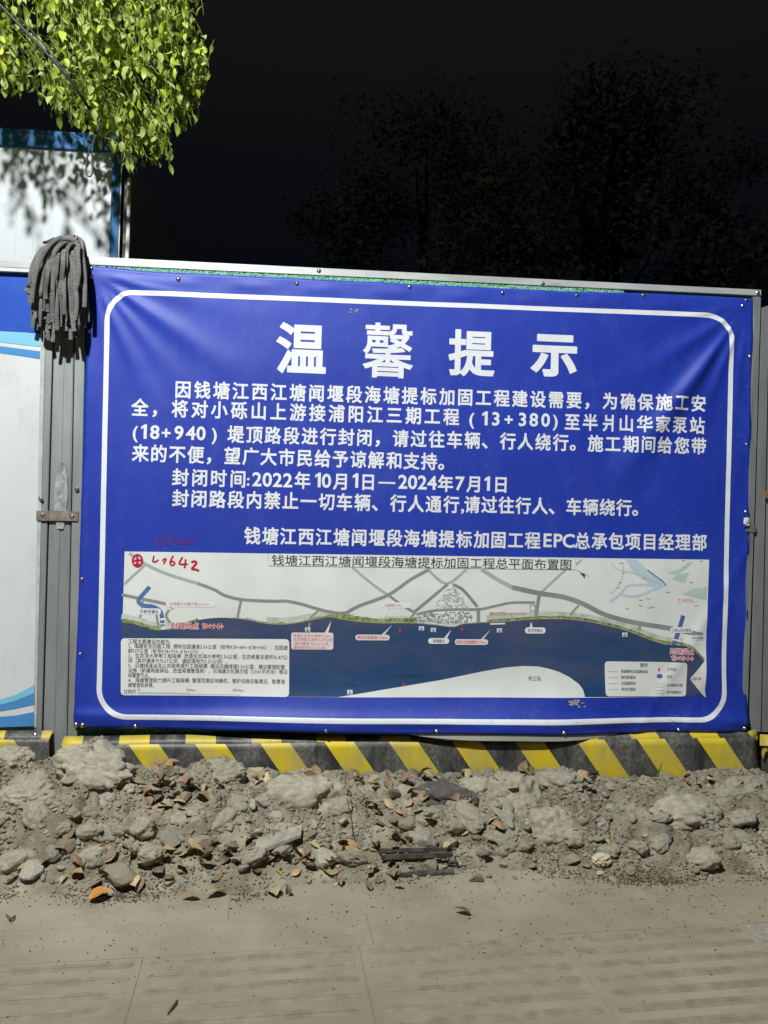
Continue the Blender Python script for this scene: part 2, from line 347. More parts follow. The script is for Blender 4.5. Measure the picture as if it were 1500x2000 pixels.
def flat_slab(name, u0, u1, v0, v1, mt, z=0.0, bars=0, gap=.003):
    vs = []; fs = []; mi = []
    tilt = random.uniform(-.0012, .0012); dz = random.uniform(-.0005, .0005)
    def prism(loop, zt, zb, inset, m):
        n = len(loop); b0 = len(vs)
        cx = sum(p[0] for p in loop)/n; cy = sum(p[1] for p in loop)/n
        for (pu_, pv_) in loop: vs.append(pav(pu_, pv_, zb+z+dz))
        for (pu_, pv_) in loop: vs.append(pav(pu_, pv_, zt-inset*.9+z+dz))
        for (pu_, pv_) in loop:
            d = Vector((pu_-cx, pv_-cy))
            sxn = -inset if d.x > 0 else inset; syn = -inset if d.y > 0 else inset
            vs.append(pav(pu_+sxn, pv_+syn, zt+z+dz+tilt*d.x))
        for i in range(n):
            j = (i+1) % n
            fs.append((b0+i, b0+j, b0+n+j, b0+n+i)); mi.append(m)
            fs.append((b0+n+i, b0+n+j, b0+2*n+j, b0+2*n+i)); mi.append(m)
        fs.append(tuple(b0+2*n+i for i in range(n))); mi.append(m)
    prism([(u0+gap, v0+gap), (u1-gap, v0+gap), (u1-gap, v1-gap), (u0+gap, v1-gap)], 0, -.03, .0012, 0)
    if bars:
        pitch = (v1-v0)/bars
        for k in range(bars):
            vc = v0+pitch*(k+.5)
            prism(rrect(u0+.022, u1-.022, vc-.020, vc+.020, .019), .0010, -.001, .0016, 1)
    me = mesh(name, vs, fs, False, mi)
    o = link(name, me, [mt, PAVE_BAR], pavement)
    return o
T = .668
for i in range(-5, 4):
    m_ = PAVE_LT if i >= 1 else PAVE
    for j, (v0, v1) in enumerate(((-.66, 0), (-1.32, -.66))):
        flat_slab('tactile_slab' if i < 1 else 'paving_slab', i*T, (i+1)*T, v0, v1, m_ if not (i in (0,) and j == 0) else PAVE, bars=(9 if i < 1 else 0), gap=.002 if i >= 1 else .0008)
for i in range(-4, 3):
    flat_slab('paving_slab', i*1.32-.62, (i+1)*1.32-.62, .0, .20, PAVE, gap=.0010)
for i in range(-6, 5):
    flat_slab('paving_slab', i*.99-.10, (i+1)*.99-.10, .20, .62, PAVE, gap=.0008)

# ------------------------------------------------------------ hoarding: banner surface
TLb = at(175, 520); TRb = at(1470, 583); BLb = at(145, 1420); BRb = at(1455, 1430)
BX0, BX1 = 0.0, 3.1646; BZ0, BZ1 = .398, 2.5077
W_, H_ = BX1-BX0, BZ1-BZ0
SCREW_T = [(175,524),(174,540),(172,646),(349,543),(580,551),(800,557),(981,569),(1125,574),(1255,575),(1457,581),(1449,598)]
SCREW_R = [(1463,697),(1457,868),(1455,1000)]
SCREW_B = [(148,1421),(162,1419),(266,1416),(637,1426),(849,1425),(1092,1430),(1322,1429),(1450,1420)]
SCREW_L = [(160,1131),(157,1277)]
def sm(a, b, x):
    t = max(0, min(1, (x-a)/(b-a))); return t*t*(3-2*t)
def fold(dx, dz, ang, wid, r0, r1, amp):
    """a ridge running away from a pinned corner and widening with distance"""
    r = math.hypot(dx, dz)
    if r < 1e-4: return 0
    a = math.atan2(-dz, dx)-ang
    a = (a+math.pi) % (2*math.pi)-math.pi
    w = wid
    return amp*math.exp(-(a/w)**2)*sm(0.0, r0, r)*(1-sm(r0, r1, r))
TLF = [(R(12),.10,.18,.8,.008),(R(33),.10,.22,1.2,.012),(R(50),.075,.20,.8,.007),(R(64),.08,.18,.8,.009),(R(78),.05,.12,.5,.005),(R(3),.05,.15,.5,.004)]
TRF = [(R(180-54),.080,.45,1.35,.026),(R(180-33),.10,.30,.9,.010),(R(180-68),.06,.25,.8,.008),(R(180-12),.06,.2,.6,.005),(R(180-84),.04,.2,.9,.005)]
def wr(x, z):
    u = x-BX0; v = z-BZ0
    h = .004*noise.noise(Vector((u*1.6, v*1.6, 3.1))) + .0022*noise.noise(Vector((u*5+v*3, v*4-u*2, 7.7)))
    h += .0009*noise.noise(Vector((u*16, v*12, 1.7)))
    for f in TLF: h += fold(u-.015, v-(H_-.03), *f)
    for f in TRF: h += fold(u-(W_-.03), v-(H_-.04), *f)
    # lower right: long soft diagonal folds over the map
    h += .009*math.exp(-((u*.75+v*.66-2.42)/.06)**2)*sm(1.2, .5, v)
    h += .008*math.exp(-((u*.62+v*.78-2.02)/.07)**2)*sm(.9, .2, v)*sm(1.6, 2.2, u)
    h += .005*math.exp(-((u-.62*v-2.62)/.035)**2)+.004*math.exp(-((u-.35*v-2.86)/.03)**2)*sm(1.2, .4, v)
    # slack at the foot and the rolled hem
    s = .5+.5*math.cos((u-.29)/.55*math.pi)
    h += .018*math.exp(-(v/.10)**2)*(1-.75*s)*sm(0, .1, u)*sm(0, .1, W_-u)
    h += .062*math.exp(-(v/.17)**2)*sm(.25, 1.3, u)*(1-sm(2.15, 2.8, u))
    h += .012*math.exp(-((v-.055)/.028)**2) + .006*math.exp(-((v-.02)/.012)**2)*math.sin(u*7)
    h += .004*math.sin(u*5.3+1)*math.exp(-((v-.16)/.09)**2)
    # top hem, puckers between screws
    h += .004*math.exp(-((H_-v-.05)/.03)**2)*(.5+.5*math.sin(u*19))
    h += .004*math.exp(-((W_-u)/.05)**2)*math.sin(v*14)
    h += .003*math.exp(-(u/.03)**2)*math.sin(v*9)
    return h+.004
def wn_(x, z):
    e = .003
    gx = (wr(x+e, z)-wr(x-e, z))/(2*e); gz = (wr(x, z+e)-wr(x, z-e))/(2*e)
    return Vector((gx*-1, -1, gz*-1)).normalized() if False else Vector((-gx, -1, -gz)).normalized()
NX, NZ = 236, 156
GXS = [BX0+W_*i/NX for i in range(NX+1)]; GZS = [BZ0+H_*j/NZ for j in range(NZ+1)]
HG = [[wr(x, z) for x in GXS] for z in GZS]
def sag(u):
    return -.002*math.sin(max(0, min(1, (u-1.25)/1.35))*math.pi)**2 - .003*math.sin(u*6)
def edge_warp(x, z):
    v = z-BZ0; u = x-BX0
    if v > H_-.1: z -= .011*sm(.04, .3, u)*(1-sm(2.2, 2.75, u))*(v-H_+.1)/.1
    return z + (sag(x-BX0)*math.exp(-(v/.05)**2) if v < .2 else 0)
def surf(x, z, layer):
    # bilinear height on the very grid the sheet is made of
    fi = min(max((x-BX0)/W_*NX, 0), NX-1e-6); fj = min(max((z-BZ0)/H_*NZ, 0), NZ-1e-6)
    i, j = int(fi), int(fj); a, b = fi-i, fj-j
    h = (HG[j][i]*(1-a)+HG[j][i+1]*a)*(1-b)+(HG[j+1][i]*(1-a)+HG[j+1][i+1]*a)*b
    return Vector((x, -h-(.0007+.00045*layer if layer else 0), edge_warp(x, z)))

banner = empty('notice_banner', (W_/2, 0, BZ0), 'large blue vinyl banner with white Chinese lettering and a printed river map', 'banner')
vs = []; fs = []
for z in GZS:
    for x in GXS: vs.append(surf(x, z, 0))
for j in range(NZ):
    for i in range(NX):
        a = j*(NX+1)+i; fs.append((a, a+1, a+NX+2, a+NX+1))
me = mesh('sheet', vs, fs, True)
BACK_V = mat('banner_back', (.42,.42,.36), (.36,.36,.31), scale=3, rough=.6)
me.materials.append(BLUE_V); me.materials.append(BACK_V)
sheet = link('sheet', me, None, banner)
sd = sheet.modifiers.new('thickness', 'SOLIDIFY'); sd.thickness = .0025; sd.offset = -1; sd.material_offset = 1; sd.material_offset_rim = 0

# ---- print: flat shapes cut along the sheet's own grid so that they lie on it
class Print:
    def __init__(s): s.v = []; s.f = []; s.n = []
    def add(s, verts2, tris, layer, jitter=0.0):
        bm = bmesh.new()
        bv = [bm.verts.new((p[0], 0, p[1])) for p in verts2]
        for t in tris:
            try: bm.faces.new([bv[k] for k in t])
            except ValueError: pass
        x0 = min(p[0] for p in verts2); x1 = max(p[0] for p in verts2); z0 = min(p[1] for p in verts2); z1 = max(p[1] for p in verts2)
        for i in range(int((x0-BX0)/W_*NX), int((x1-BX0)/W_*NX)+2):
            gx = BX0+W_*i/NX
            if x0+1e-6 < gx < x1-1e-6:
                bmesh.ops.bisect_plane(bm, geom=bm.verts[:]+bm.edges[:]+bm.faces[:], plane_co=(gx, 0, 0), plane_no=(1, 0, 0))
        for i in range(int((z0-BZ0)/H_*NZ), int((z1-BZ0)/H_*NZ)+2):
            gz = BZ0+H_*i/NZ
            if z0+1e-6 < gz < z1-1e-6:
                bmesh.ops.bisect_plane(bm, geom=bm.verts[:]+bm.edges[:]+bm.faces[:], plane_co=(0, 0, gz), plane_no=(0, 0, 1))
        bmesh.ops.triangulate(bm, faces=bm.faces[:])
        b0 = len(s.v); idx = {}
        for v in bm.verts:
            idx[v] = b0+len(idx); s.v.append(surf(v.co.x, v.co.z, layer+jitter)); s.n.append(wn_(v.co.x, v.co.z))
        for f in bm.faces:
            k = [idx[v] for v in f.verts]
            a, b, c = (s.v[q] for q in k)
            if (b-a).cross(c-a).y > 0: k.reverse()
            s.f.append(tuple(k))
        bm.free()
    def poly(s, px, layer):
        pts = [at(x, y) for x, y in px]; p2 = [(p.x, p.z) for p in pts]
        from mathutils.geometry import tessellate_polygon
        tr = tessellate_polygon([[Vector((a, b, 0)) for a, b in p2]])
        s.add(p2, tr, layer)
    def ribbon(s, px, w, layer, closed=False):
        """stroke along a pixel path, w in photo pixels"""
        pts = [at(x, y) for x, y in px]; P = [Vector((p.x, p.z)) for p in pts]
        if closed: P = P+[P[0]]
        n = len(P); wl = w if isinstance(w, (list, tuple)) else [w]*n
        Lf = []; Rt = []
        for i in range(n):
            if closed and i in (0, n-1): t = (P[1]-P[-2]).normalized()
            else: t = (P[min(i+1, n-1)]-P[max(i-1, 0)]).normalized()
            nn = Vector((-t.y, t.x))*wl[min(i, len(wl)-1)]*.0012
            Lf.append(P[i]+nn); Rt.append(P[i]-nn)
        for i in range(n-1):
            s.add([tuple(Rt[i]), tuple(Rt[i+1]), tuple(Lf[i+1]), tuple(Lf[i])], [(0, 1, 2, 3)], layer, (i % 3)*.03)
    def build(s, name, m, parent):
        me = mesh(name, s.v, s.f, True)
        me.normals_split_custom_set_from_vertices([tuple(q) for q in s.n])
        return link(name, me, m, parent)

def spline(pts, k=6):
    o = []
    n = len(pts)
    for i in range(n-1):
        p0 = pts[max(i-1, 0)]; p1 = pts[i]; p2 = pts[i+1]; p3 = pts[min(i+2, n-1)]
        for q in range(k):
            t = q/k
            o.append(tuple(.5*((2*p1[c])+(-p0[c]+p2[c])*t+(2*p0[c]-5*p1[c]+4*p2[c]-p3[c])*t*t+(-p0[c]+3*p1[c]-3*p2[c]+p3[c])*t**3) for c in (0, 1)))
    o.append(tuple(pts[-1])); return o

GL = {}
def glyph(ch, res):
    k = (ch, res)
    if k in GL: return GL[k]
    if ch == '1':                          # upright one with a flag
        nv = [(.19,0),(.30,0),(.30,.72),(.22,.72),(.05,.60),(.05,.51),(.19,.59)]
        nf = [(0,1,2,6),(6,2,3),(6,3,4,5)]; bd = [(i, (i+1) % 7) for i in range(7)]
        L = sum(math.dist(nv[a], nv[b]) for a, b in bd); GL[k] = (nv, nf, bd, L); return GL[k]
    cu = bpy.data.curves.new('glyph', 'FONT'); cu.body = ch; cu.size = 1.0; cu.resolution_u = res
    ob = bpy.data.objects.new('glyph', cu); m = ob.to_mesh()
    vv = [(v.co.x, v.co.y) for v in m.vertices]; ff = [tuple(p.vertices) for p in m.polygons]
    ob.to_mesh_clear(); bpy.data.objects.remove(ob); bpy.data.curves.remove(cu)
    # merge doubles
    key = {}; remap = []; nv = []
    for p in vv:
        q = (round(p[0], 5), round(p[1], 5))
        if q not in key: key[q] = len(nv); nv.append(p)
        remap.append(key[q])
    nf = [tuple(remap[i] for i in f) for f in ff]; nf = [f for f in nf if len(set(f)) == len(f)]
    cnt = {}
    for f in nf:
        for i in range(len(f)):
            a, b = f[i], f[(i+1) % len(f)]; cnt.setdefault((min(a, b), max(a, b)), []).append((a, b))
    bd = [v[0] for v in cnt.values() if len(v) == 1]
    L = sum(math.dist(nv[a], nv[b]) for a, b in bd)
    GL[k] = (nv, nf, bd, L); return GL[k]
ADV = {}
LAT = set('0123456789+()EPCmKk.:,~-²')
def place(pr, ch, x, z, size, layer, bold=0.0, sxk=1.0, res=2, shear=0.0):
    """put one glyph with its cell's lower left at plane point (x, z)"""
    if ch == ' ': return
    nv, nf, bd, L = glyph(ch, res)
    if not nv: return
    fx = lambda p: (x+p[0]*size*sxk, z+p[1]*size+shear*p[0]*size)
    w = 0
    if bold: w = min(bold, bold*11.0/max(L, 1)) if ch not in LAT else bold
    pr.add([fx(p) for p in nv], nf, layer)
    if w > 0:
        vs = []; fs = []
        for q, (a, b) in enumerate(bd):
            A = Vector(nv[a]); B = Vector(nv[b]); t = B-A
            if t.length < 1e-5: continue
            t.normalize(); n = Vector((t.y, -t.x))*w; e = t*w*.85
            k = len(vs); vs += [fx(A-e-n*.3), fx(B+e-n*.3), fx(B+e+n), fx(A-e+n)]
            pr.add(vs[k:], [(0, 1, 2, 3)], layer, .04+.012*(q % 9))
def width(ch, res):
    nv = glyph(ch, res)[0]
    return (min(p[0] for p in nv), max(p[0] for p in nv)) if nv else (0, .4)
def line(pr, s, xa, ya, xb, yb, hpx, layer, bold=0.0, res=2):
    """row of equally spaced full width characters: centres of the first and last at (xa, ya), (xb, yb); hpx = glyph height"""
    A = at(xa, ya); B = at(xb, yb); n = len(s)
    size = hpx*.00241/.90
    for i, ch in enumerate(s):
        t = i/max(n-1, 1); cx = A.x+(B.x-A.x)*t; cz = A.z+(B.z-A.z)*t
        if ch in '，、。':
            place(pr, ch, cx-.5*size, cz-.36*size, size, layer, bold, 1, res); continue
        a, b = width(ch, res)
        k = .92 if ch not in LAT else 1.0
        dz = .36 if ch in LAT else .36
        place(pr, ch, cx-(a+b)/2*size*k, cz-dz*size, size*(1.12 if ch in LAT and ch not in '()+:' else 1), layer, bold, k, res)
def run(pr, s, xa, ya, xb, yb, hpx, layer, bold=0.0, res=1, wide=1.0):
    if hpx > 25 and len(s) > 1 and s[0] in LAT and s[0] != ':':
        n = len(s); w = (xb-xa)/n
        return line(pr, s, xa+w/2, ya, xb-w/2, yb, hpx, layer, bold, res)
    if len(s) == 1: return line(pr, s, (xa+xb)/2, ya, (xa+xb)/2, yb, hpx, layer, bold, res)
    """proportional text from left middle (xa, ya) to right middle (xb, yb)"""
    A = at(xa, ya); B = at(xb, yb); size = hpx*.00241/.90
    adv = []
    for ch in s:
        a, b = width(ch, res) if ch != ' ' else (0, .3)
        adv.append((1.0 if ch not in LAT and ch != ' ' else (b-a)+.10, a, b))
    tot = sum(q[0] for q in adv); ln = B.x-A.x; k = ln/(tot*size)
    x = 0
    for ch, (w, a, b) in zip(s, adv):
        t = x/tot
        off = 0 if ch not in LAT else -a+.05
        place(pr, ch, A.x+ln*t+off*size*k, A.z+(B.z-A.z)*t-.36*size, size, layer, bold, k, res)
        x += w

# white frame line with rounded corners
pr = Print()
def corner(cx, cy, rx, ry, a0, a1, n=10):
    return [(cx+rx*math.cos(R(a0+(a1-a0)*k/n)), cy-ry*math.sin(R(a0+(a1-a0)*k/n))) for k in range(n+1)]
path = []
path += corner(262, 628, 52, 56, 180, 90)
path += [(262+(1375-262)*k/16, 572+(615.5-572)*k/16) for k in range(1, 16)]
path += corner(1375, 666, 53, 50, 90, 0)
path += [(1428-(1428-1411)*k/12, 666+(1352-666)*k/12) for k in range(1, 12)]
path += corner(1363, 1352, 48, 52, 0, -90)
path += [(1363+(252-1363)*k/16, 1404-(1404-1398)*k/16) for k in range(1, 16)]
path += corner(252, 1345, 57, 53, 270, 180)
path += [(195+(210-195)*k/12, 1345+(628-1345)*k/12) for k in range(1, 12)]
pr.ribbon(path, [9.6], 1.0, closed=True)
pr.build('border_line', WHITE_P, banner)

pr = Print()
for ch, cx, cy, w_, h_ in (('温', 589, 681, 96, 98), ('馨', 758, 685, 98, 108), ('提', 921, 690, 92, 92), ('示', 1082, 695, 92, 84)):
    nv, nf, bd, L = glyph(ch, 5); pr = Print()
    x0, x1 = min(p[0] for p in nv), max(p[0] for p in nv); y0, y1 = min(p[1] for p in nv), max(p[1] for p in nv)
    bw = {'温': .030, '馨': .013, '提': .028, '示': .042}[ch]
    c = at(cx, cy); sx_ = (w_*.00241)/(x1-x0+2*bw); sz_ = (h_*.00241)/(y1-y0+2*bw)
    k = sx_/sz_
    sv = [(p[0], p[1]) for p in nv]
    GL[(ch, 99)] = (nv, nf, bd, 1.0)
    place(pr, ch, c.x-(x0+x1)/2*sx_, c.z-(y0+y1)/2*sz_, sz_, 1.0, bw, k, 99)
    pr.build('title_character', WHITE_P, banner)

BODY = [
 ("因钱塘江西江塘闻堰段海塘提标加固工程建设需要，为确保施工安", 358, 762, 1363, 789),
 ("全，将对小砾山上游接浦阳江三期工程", 274, 797, 881, 815),
 ("至半爿山华家泵站", 1117, 825, 1361, 832),
 ("堤顶路段进行封闭，请过往车辆、行人绕行。施工期间给您带", 461, 849, 1364, 872),
 ("来的不便，望广大市民给予谅解和支持。", 275, 886, 872, 903),
 ("封闭时间", 353, 933, 465, 936),
 ("封闭路段内禁止一切车辆、行人通行", 353, 974, 881, 986),
 ("请过往行人、车辆绕行。", 922, 986, 1250, 993),
 ("钱塘江西江塘闻堰段海塘提标加固工程", 493, 1047, 1040, 1056),
 ("总承包项目经理部", 1137, 1057, 1365, 1060),
]
for s, xa, ya, xb, yb in BODY:
    pr = Print(); line(pr, s, xa, ya, xb, yb, 31.5, 1.0, .024, 2); pr.build('body_lettering', WHITE_P, banner)
for s, cs, y0, y1 in (("(13+380)", [921,946,967,993,1019,1041,1064,1084], 818, 822), ("(18+940)", [265,281,302,325,349,372,392,419], 844, 848)):
    pr = Print()
    for i, ch in enumerate(s):
        line(pr, ch, cs[i], y0+(y1-y0)*i/7, cs[i], y0, 29, 1.0, .024, 3)
    pr.build('body_lettering', WHITE_P, banner)
for s, xa, ya, xb, yb in (("2022", 491, 937, 571, 939), ("10", 612, 939, 645, 940), ("1", 687, 940, 700, 941), ("2024", 776, 942, 852, 944), ("7", 889, 945, 905, 945), ("1", 944, 946, 957, 946),
                          ("EPC", 1058, 1056, 1119, 1057)):
    pr = Print(); run(pr, s, xa, ya, xb, yb, 30, 1.0, .022, 3); pr.build('body_lettering', WHITE_P, banner)
for ch, x, y in (('年', 591, 939), ('月', 664, 941), ('日', 719, 942), ('年', 870, 945), ('月', 924, 946), ('日', 978, 947), (':', 485, 937), (',', 903, 988)):
    pr = Print(); line(pr, ch, x, y, x, y, 31 if ch not in ':,' else 27, 1.0, .024, 2); pr.build('body_lettering', WHITE_P, banner)
pr = Print(); pr.poly([(739,941),(772,942),(772,945.5),(739,944.5)], 1.1); pr.build('body_lettering', WHITE_P, banner)

# ---- the map
A_, B_ = (244,1079), (1384,1093)
mp_ = Print(); mp_.poly([(244,1077),(1384,1093),(1380,1190),(1374,1345),(1377,1362),(1369,1355),(1340,1361),(236,1357)], 1.0)
mapo = mp_.build('map_print', MAP_PALE, banner)
def mpart(name, m, fn):
    q = Print(); fn(q); return q.build(name, m, mapo)
shore = spline([(238,1212),(270,1219),(305,1229),(345,1226),(375,1213),(430,1206),(480,1210),(520,1218),(560,1219),(600,1213),(640,1205),(665,1209),(700,1214),(740,1217),(800,1217),(850,1221),(884,1225),(905,1219),(950,1216),(1000,1213),(1035,1210),(1090,1209),(1140,1213),(1190,1223),(1230,1234),(1270,1250),(1300,1258),(1340,1262),(1372,1290)], 4)
mpart('river_print', MAP_WATER, lambda q: q.poly(shore+[(1347,1322),(1346,1326),(1369,1355),(1340,1361),(1139,1359),(1136,1345),(1128,1334),(1110,1321),(1090,1311),(1070,1305),(1050,1301),(1020,1300),(985,1303),(940,1311),(860,1327),(720,1349),(660,1358),(236,1357)], 2.0))
def land(q):
    q.ribbon([(x, y-9) for x, y in shore[28:48]], 9, 1.5); q.ribbon([(x, y-9) for x, y in shore[52:68]], 9, 1.5)
    q.ribbon([(x, y-10) for x, y in shore[72:108]], 9, 1.5); q.ribbon([(x, y-9) for x, y in shore[0:12]], 10, 1.5)
mpart('green_halo_print', MAP_HALO, land)
def bank(q):
    for a, b, w, o in ((0, 10, 7, -2), (10, 18, 4, -1), (24, 52, 3.2, -2), (42, 58, 8, -6), (72, 92, 4, -4), (84, 113, 5, -3)):
        q.ribbon([(x, y+o+random.uniform(-1, 1)) for x, y in shore[a:b]], [w*random.uniform(.7, 1.3) for _ in range(b-a)], 2.4)
mpart('green_bank_print', MAP_GREEN, bank)
mpart('shore_road_print', MAP_TAN, lambda q: (q.ribbon([(x, y-1) for x, y in shore[22:104]], 2.0, 2.8), q.ribbon([(605,1216),(603,1228)], 3, 2.8)))
def roads():
    for pts, w in (([(386,1139),(420,1152),(440,1163),(474,1171),(530,1174),(560,1174),(590,1180),(620,1189),(655,1197),(676,1197)], 6),
                   ([(676,1197),(702,1183),(758,1162),(800,1133),(836,1113)], 6.5), ([(471,1172),(464,1207)], 5),
                   ([(623,1190),(606,1207)], 3.5), ([(758,1162),(790,1185),(810,1196)], 5), ([(808,1196),(874,1141)], 6),
                   ([(884,1141),(905,1153),(932,1185)], 6), ([(817,1199),(850,1192),(900,1190),(935,1190),(965,1184),(1000,1177),(1045,1177)], 5),
                   ([(934,1187),(934,1215)], 7), ([(810,1197),(795,1214)], 4),
                   ([(1000,1147),(1050,1158),(1100,1166),(1140,1180),(1180,1200),(1235,1215),(1303,1226),(1371,1240)], 9.5),
                   ([(1053,1160),(1046,1207)], 7), ([(1130,1182),(1113,1201)], 4), ([(238,1161),(270,1168),(330,1181),(336,1190)], 6),
                   ([(281,1170),(274,1207)], 4), ([(331,1190),(325,1203),(333,1216)], 5), ([(306,1200),(310,1222)], 4), ([(1247,1217),(1248,1230)], 5)):
        mpart('road_print', MAP_ROAD, lambda q: q.ribbon(spline(pts, 4) if len(pts) > 2 else pts, w, 2.2))
roads()
def roads2():
    for pts, w in (([(253,1080),(285,1102),(330,1122),(386,1139)], 6), ([(284,1103),(243,1141)], 5), ([(688,1108),(730,1143),(758,1162)], 5),
                   ([(836,1113),(850,1101)], 6), ([(836,1113),(872,1140),(910,1112)], 5), ([(940,1112),(970,1131),(1000,1147)], 8),
                   ([(1055,1158),(1105,1112)], 5), ([(1125,1103),(1135,1093)], 4)):
        mpart('pale_road_print', MAP_ROAD_L, lambda q: q.ribbon(spline(pts, 4) if len(pts) > 2 else pts, w, 2.1))
roads2()
def chan(q):
    q.ribbon(spline([(293,1146),(276,1165),(271,1174),(280,1182),(300,1185),(315,1196),(318,1222)], 5), 8, 2.5)
    q.ribbon([(1333,1202),(1313,1258)], 9, 2.5); q.ribbon([(1263,1113),(1280,1126),(1293,1135),(1299,1144)], 2.4, 2.5)
mpart('channel_print', MAP_CHANNEL, chan)
mpart('pale_river_print', MAP_PALEBLUE, lambda q: (q.poly([(1221,1092),(1243,1093),(1262,1112),(1290,1132),(1296,1146),(1285,1150),(1262,1137),(1236,1120)], 2.3),
      q.ribbon(spline([(1290,1146),(1262,1142),(1225,1144),(1212,1158),(1190,1176)], 5), 5, 2.35), q.ribbon(spline([(1212,1162),(1240,1164),(1270,1153),(1290,1147)], 5), 5, 2.33)))
mpart('pale_park_print', MAP_PALEGREEN, lambda q: (q.poly([(1302,1118),(1320,1122),(1340,1110),(1352,1096),(1340,1100),(1325,1112)], 2.3), q.poly([(1310,1130),(1335,1138),(1345,1118),(1322,1122)], 2.35), q.poly([(1330,1160),(1350,1150),(1380,1146),(1378,1172),(1350,1166)], 2.3)))
def town(q):
    rnd = random.Random(3)
    for k in range(130):
        t = rnd.random(); x = 806+t*116; y0 = 1194+3*abs(t-.5); y = rnd.uniform(1194, 1217-8*abs(t-.45))
        a = rnd.uniform(2, 6); b = rnd.uniform(1.0, 2.6)
        if k % 3 == 0: a, b = b, a
        q.poly([(x,y),(x+a,y),(x+a,y+b),(x,y+b)], 3.0+.1*(k % 5))
tag(mpart('town_block_print', INK_G, town), kind='stuff')
def town2(q):
    rnd = random.Random(5)
    for k in range(90):
        y = rnd.uniform(1150, 1188); hw = (y-1140)*.95; x = 882+rnd.uniform(-hw*.9, hw*.65); a = rnd.uniform(3, 8); s_ = rnd.choice((-1, 1))
        q.ribbon([(x, y), (x+a, y+s_*a*.6)], 1.3, 2.9+.1*(k % 4))
tag(mpart('street_grid_print', MAP_ROAD_L, town2), kind='stuff')
# boxes
def rr(x0, y0, x1, y1, r, sl=.004):
    o = []
    for cx, cy, a0 in ((x1-r, y1-r, -90), (x1-r, y0+r, 0), (x0+r, y0+r, 90), (x0+r, y1-r, 180)):
        for k in range(4):
            a = R(a0+30*k); X = cx+r*math.cos(a); o.append((X, cy-r*math.sin(a)+sl*(X-x0)))
    return o
def boxes(q):
    q.poly([(524,1081),(1124,1091),(1124,1113),(524,1105)], 3.0)
    q.poly(rr(237,1246,565,1357,7,.006), 3.0); q.poly(rr(1180,1291,1339,1358,6,.012), 3.0)
    q.poly(rr(269,1188,315,1200,5), 3.4); q.poly(rr(325,1174,421,1185,5), 3.4); q.poly([(340,1184),(326,1193),(346,1184)], 3.3)
    q.poly(rr(745,1176,803,1187,4), 3.4); q.poly([(752,1186),(748,1212),(759,1186)], 3.3)
    q.poly(rr(836,1246,877,1257,5), 3.4); q.poly([(866,1247),(881,1229),(872,1248)], 3.3)
    q.poly(rr(1025,1225,1065,1237,5), 3.4); q.poly([(1034,1226),(1037,1214),(1040,1226)], 3.3)
    q.poly(rr(1306,1224,1350,1235,5), 3.4); q.poly(rr(1344,1240,1374,1250,4), 3.4); q.poly(rr(1319,1167,1357,1176,4), 3.4); q.poly([(1326,1176),(1318,1182),(1332,1176)], 3.3)
    for x, y in ((601,1229),(823,1227),(846,1230),(975,1231),(1219,1239),(683,1349)): q.poly([(x-5,y-4),(x+5,y-4),(x+5,y+4),(x-5,y+4)], 3.4)
    q.poly([(314,1207),(325,1207),(325,1211),(314,1211)], 3.4); q.poly([(313,1217),(325,1217),(325,1219),(313,1219)], 3.4)
    q.poly([(1310,1246),(1328,1250),(1327,1253),(1309,1249)], 3.4); q.poly([(957,1217),(986,1216),(986,1219),(957,1220)], 3.4)
mpart('white_box_print', MAP_BOX, boxes)
def pboxes(q):
    q.poly(rr(569,1235,651,1268,4), 3.4); q.poly([(634,1236),(647,1212),(641,1236)], 3.3)
    q.poly(rr(694,1239,761,1250,5), 3.4); q.poly([(744,1240),(766,1220),(750,1240)], 3.3)
    q.poly(rr(888,1248,953,1259,5), 3.4); q.poly([(938,1249),(958,1229),(943,1249)], 3.3)
mpart('pink_box_print', MAP_PINKBOX, pboxes)
mpart('box_outline_print', INK_G, lambda q: (q.ribbon([(524,1081),(524,1105),(1124,1113),(1124,1091)], 1.0, 3.3),
      q.ribbon([(271,1350),(271,1354),(470,1356),(470,1352)], .8, 3.5), q.ribbon([(271,1352),(370,1353),(370,1357)], .8, 3.55),
      [q.ribbon([(1187,y),(1206,y+.3)], .9, 3.5) for y in (1311,1322.5,1334,1345)],
      q.ribbon(rr(1279,1335,1296,1341,3), .8, 3.5, True), q.ribbon(rr(1279,1348,1296,1354,3), .8, 3.5, True),
      q.ribbon(rr(1035,1182,1045,1193,1), 1.5, 2.6, True),
      q.ribbon([(1137,1120),(1133,1118),(1133,1122),(1140,1122)], 1, 3.5), q.ribbon([(1125,1113),(1150,1126)], .8, 3.5)))
mpart('compass_print', INK, lambda q: (q.poly([(1133,1118),(1141,1130),(1142,1121)], 3.7), q.poly([(1340,1352),(1330,1354),(1336,1350)], .5) if False else None))
mpart('land_outline_print', INK_G, lambda q: (q.ribbon(spline([(1192,1098),(1205,1112),(1240,1120),(1260,1128),(1290,1142)], 4), .6, 2.5), q.ribbon(spline([(1216,1099),(1215,1120),(1209,1140),(1192,1160)], 4), .6, 2.5),
      [q.poly([(x,y),(x+7,y+.2),(x+7,y+1.6),(x,y+1.4)], 2.6) for x, y in ((1208,1099),(1212,1118),(1206,1137),(1203,1147),(1252,1128),(1260,1168),(1246,1171),(1246,1182),(1268,1184),(1300,1156),(1345,1137),(1330,1094),(1365,1095),(1355,1182),(1262,1186),(1220,1188))]))
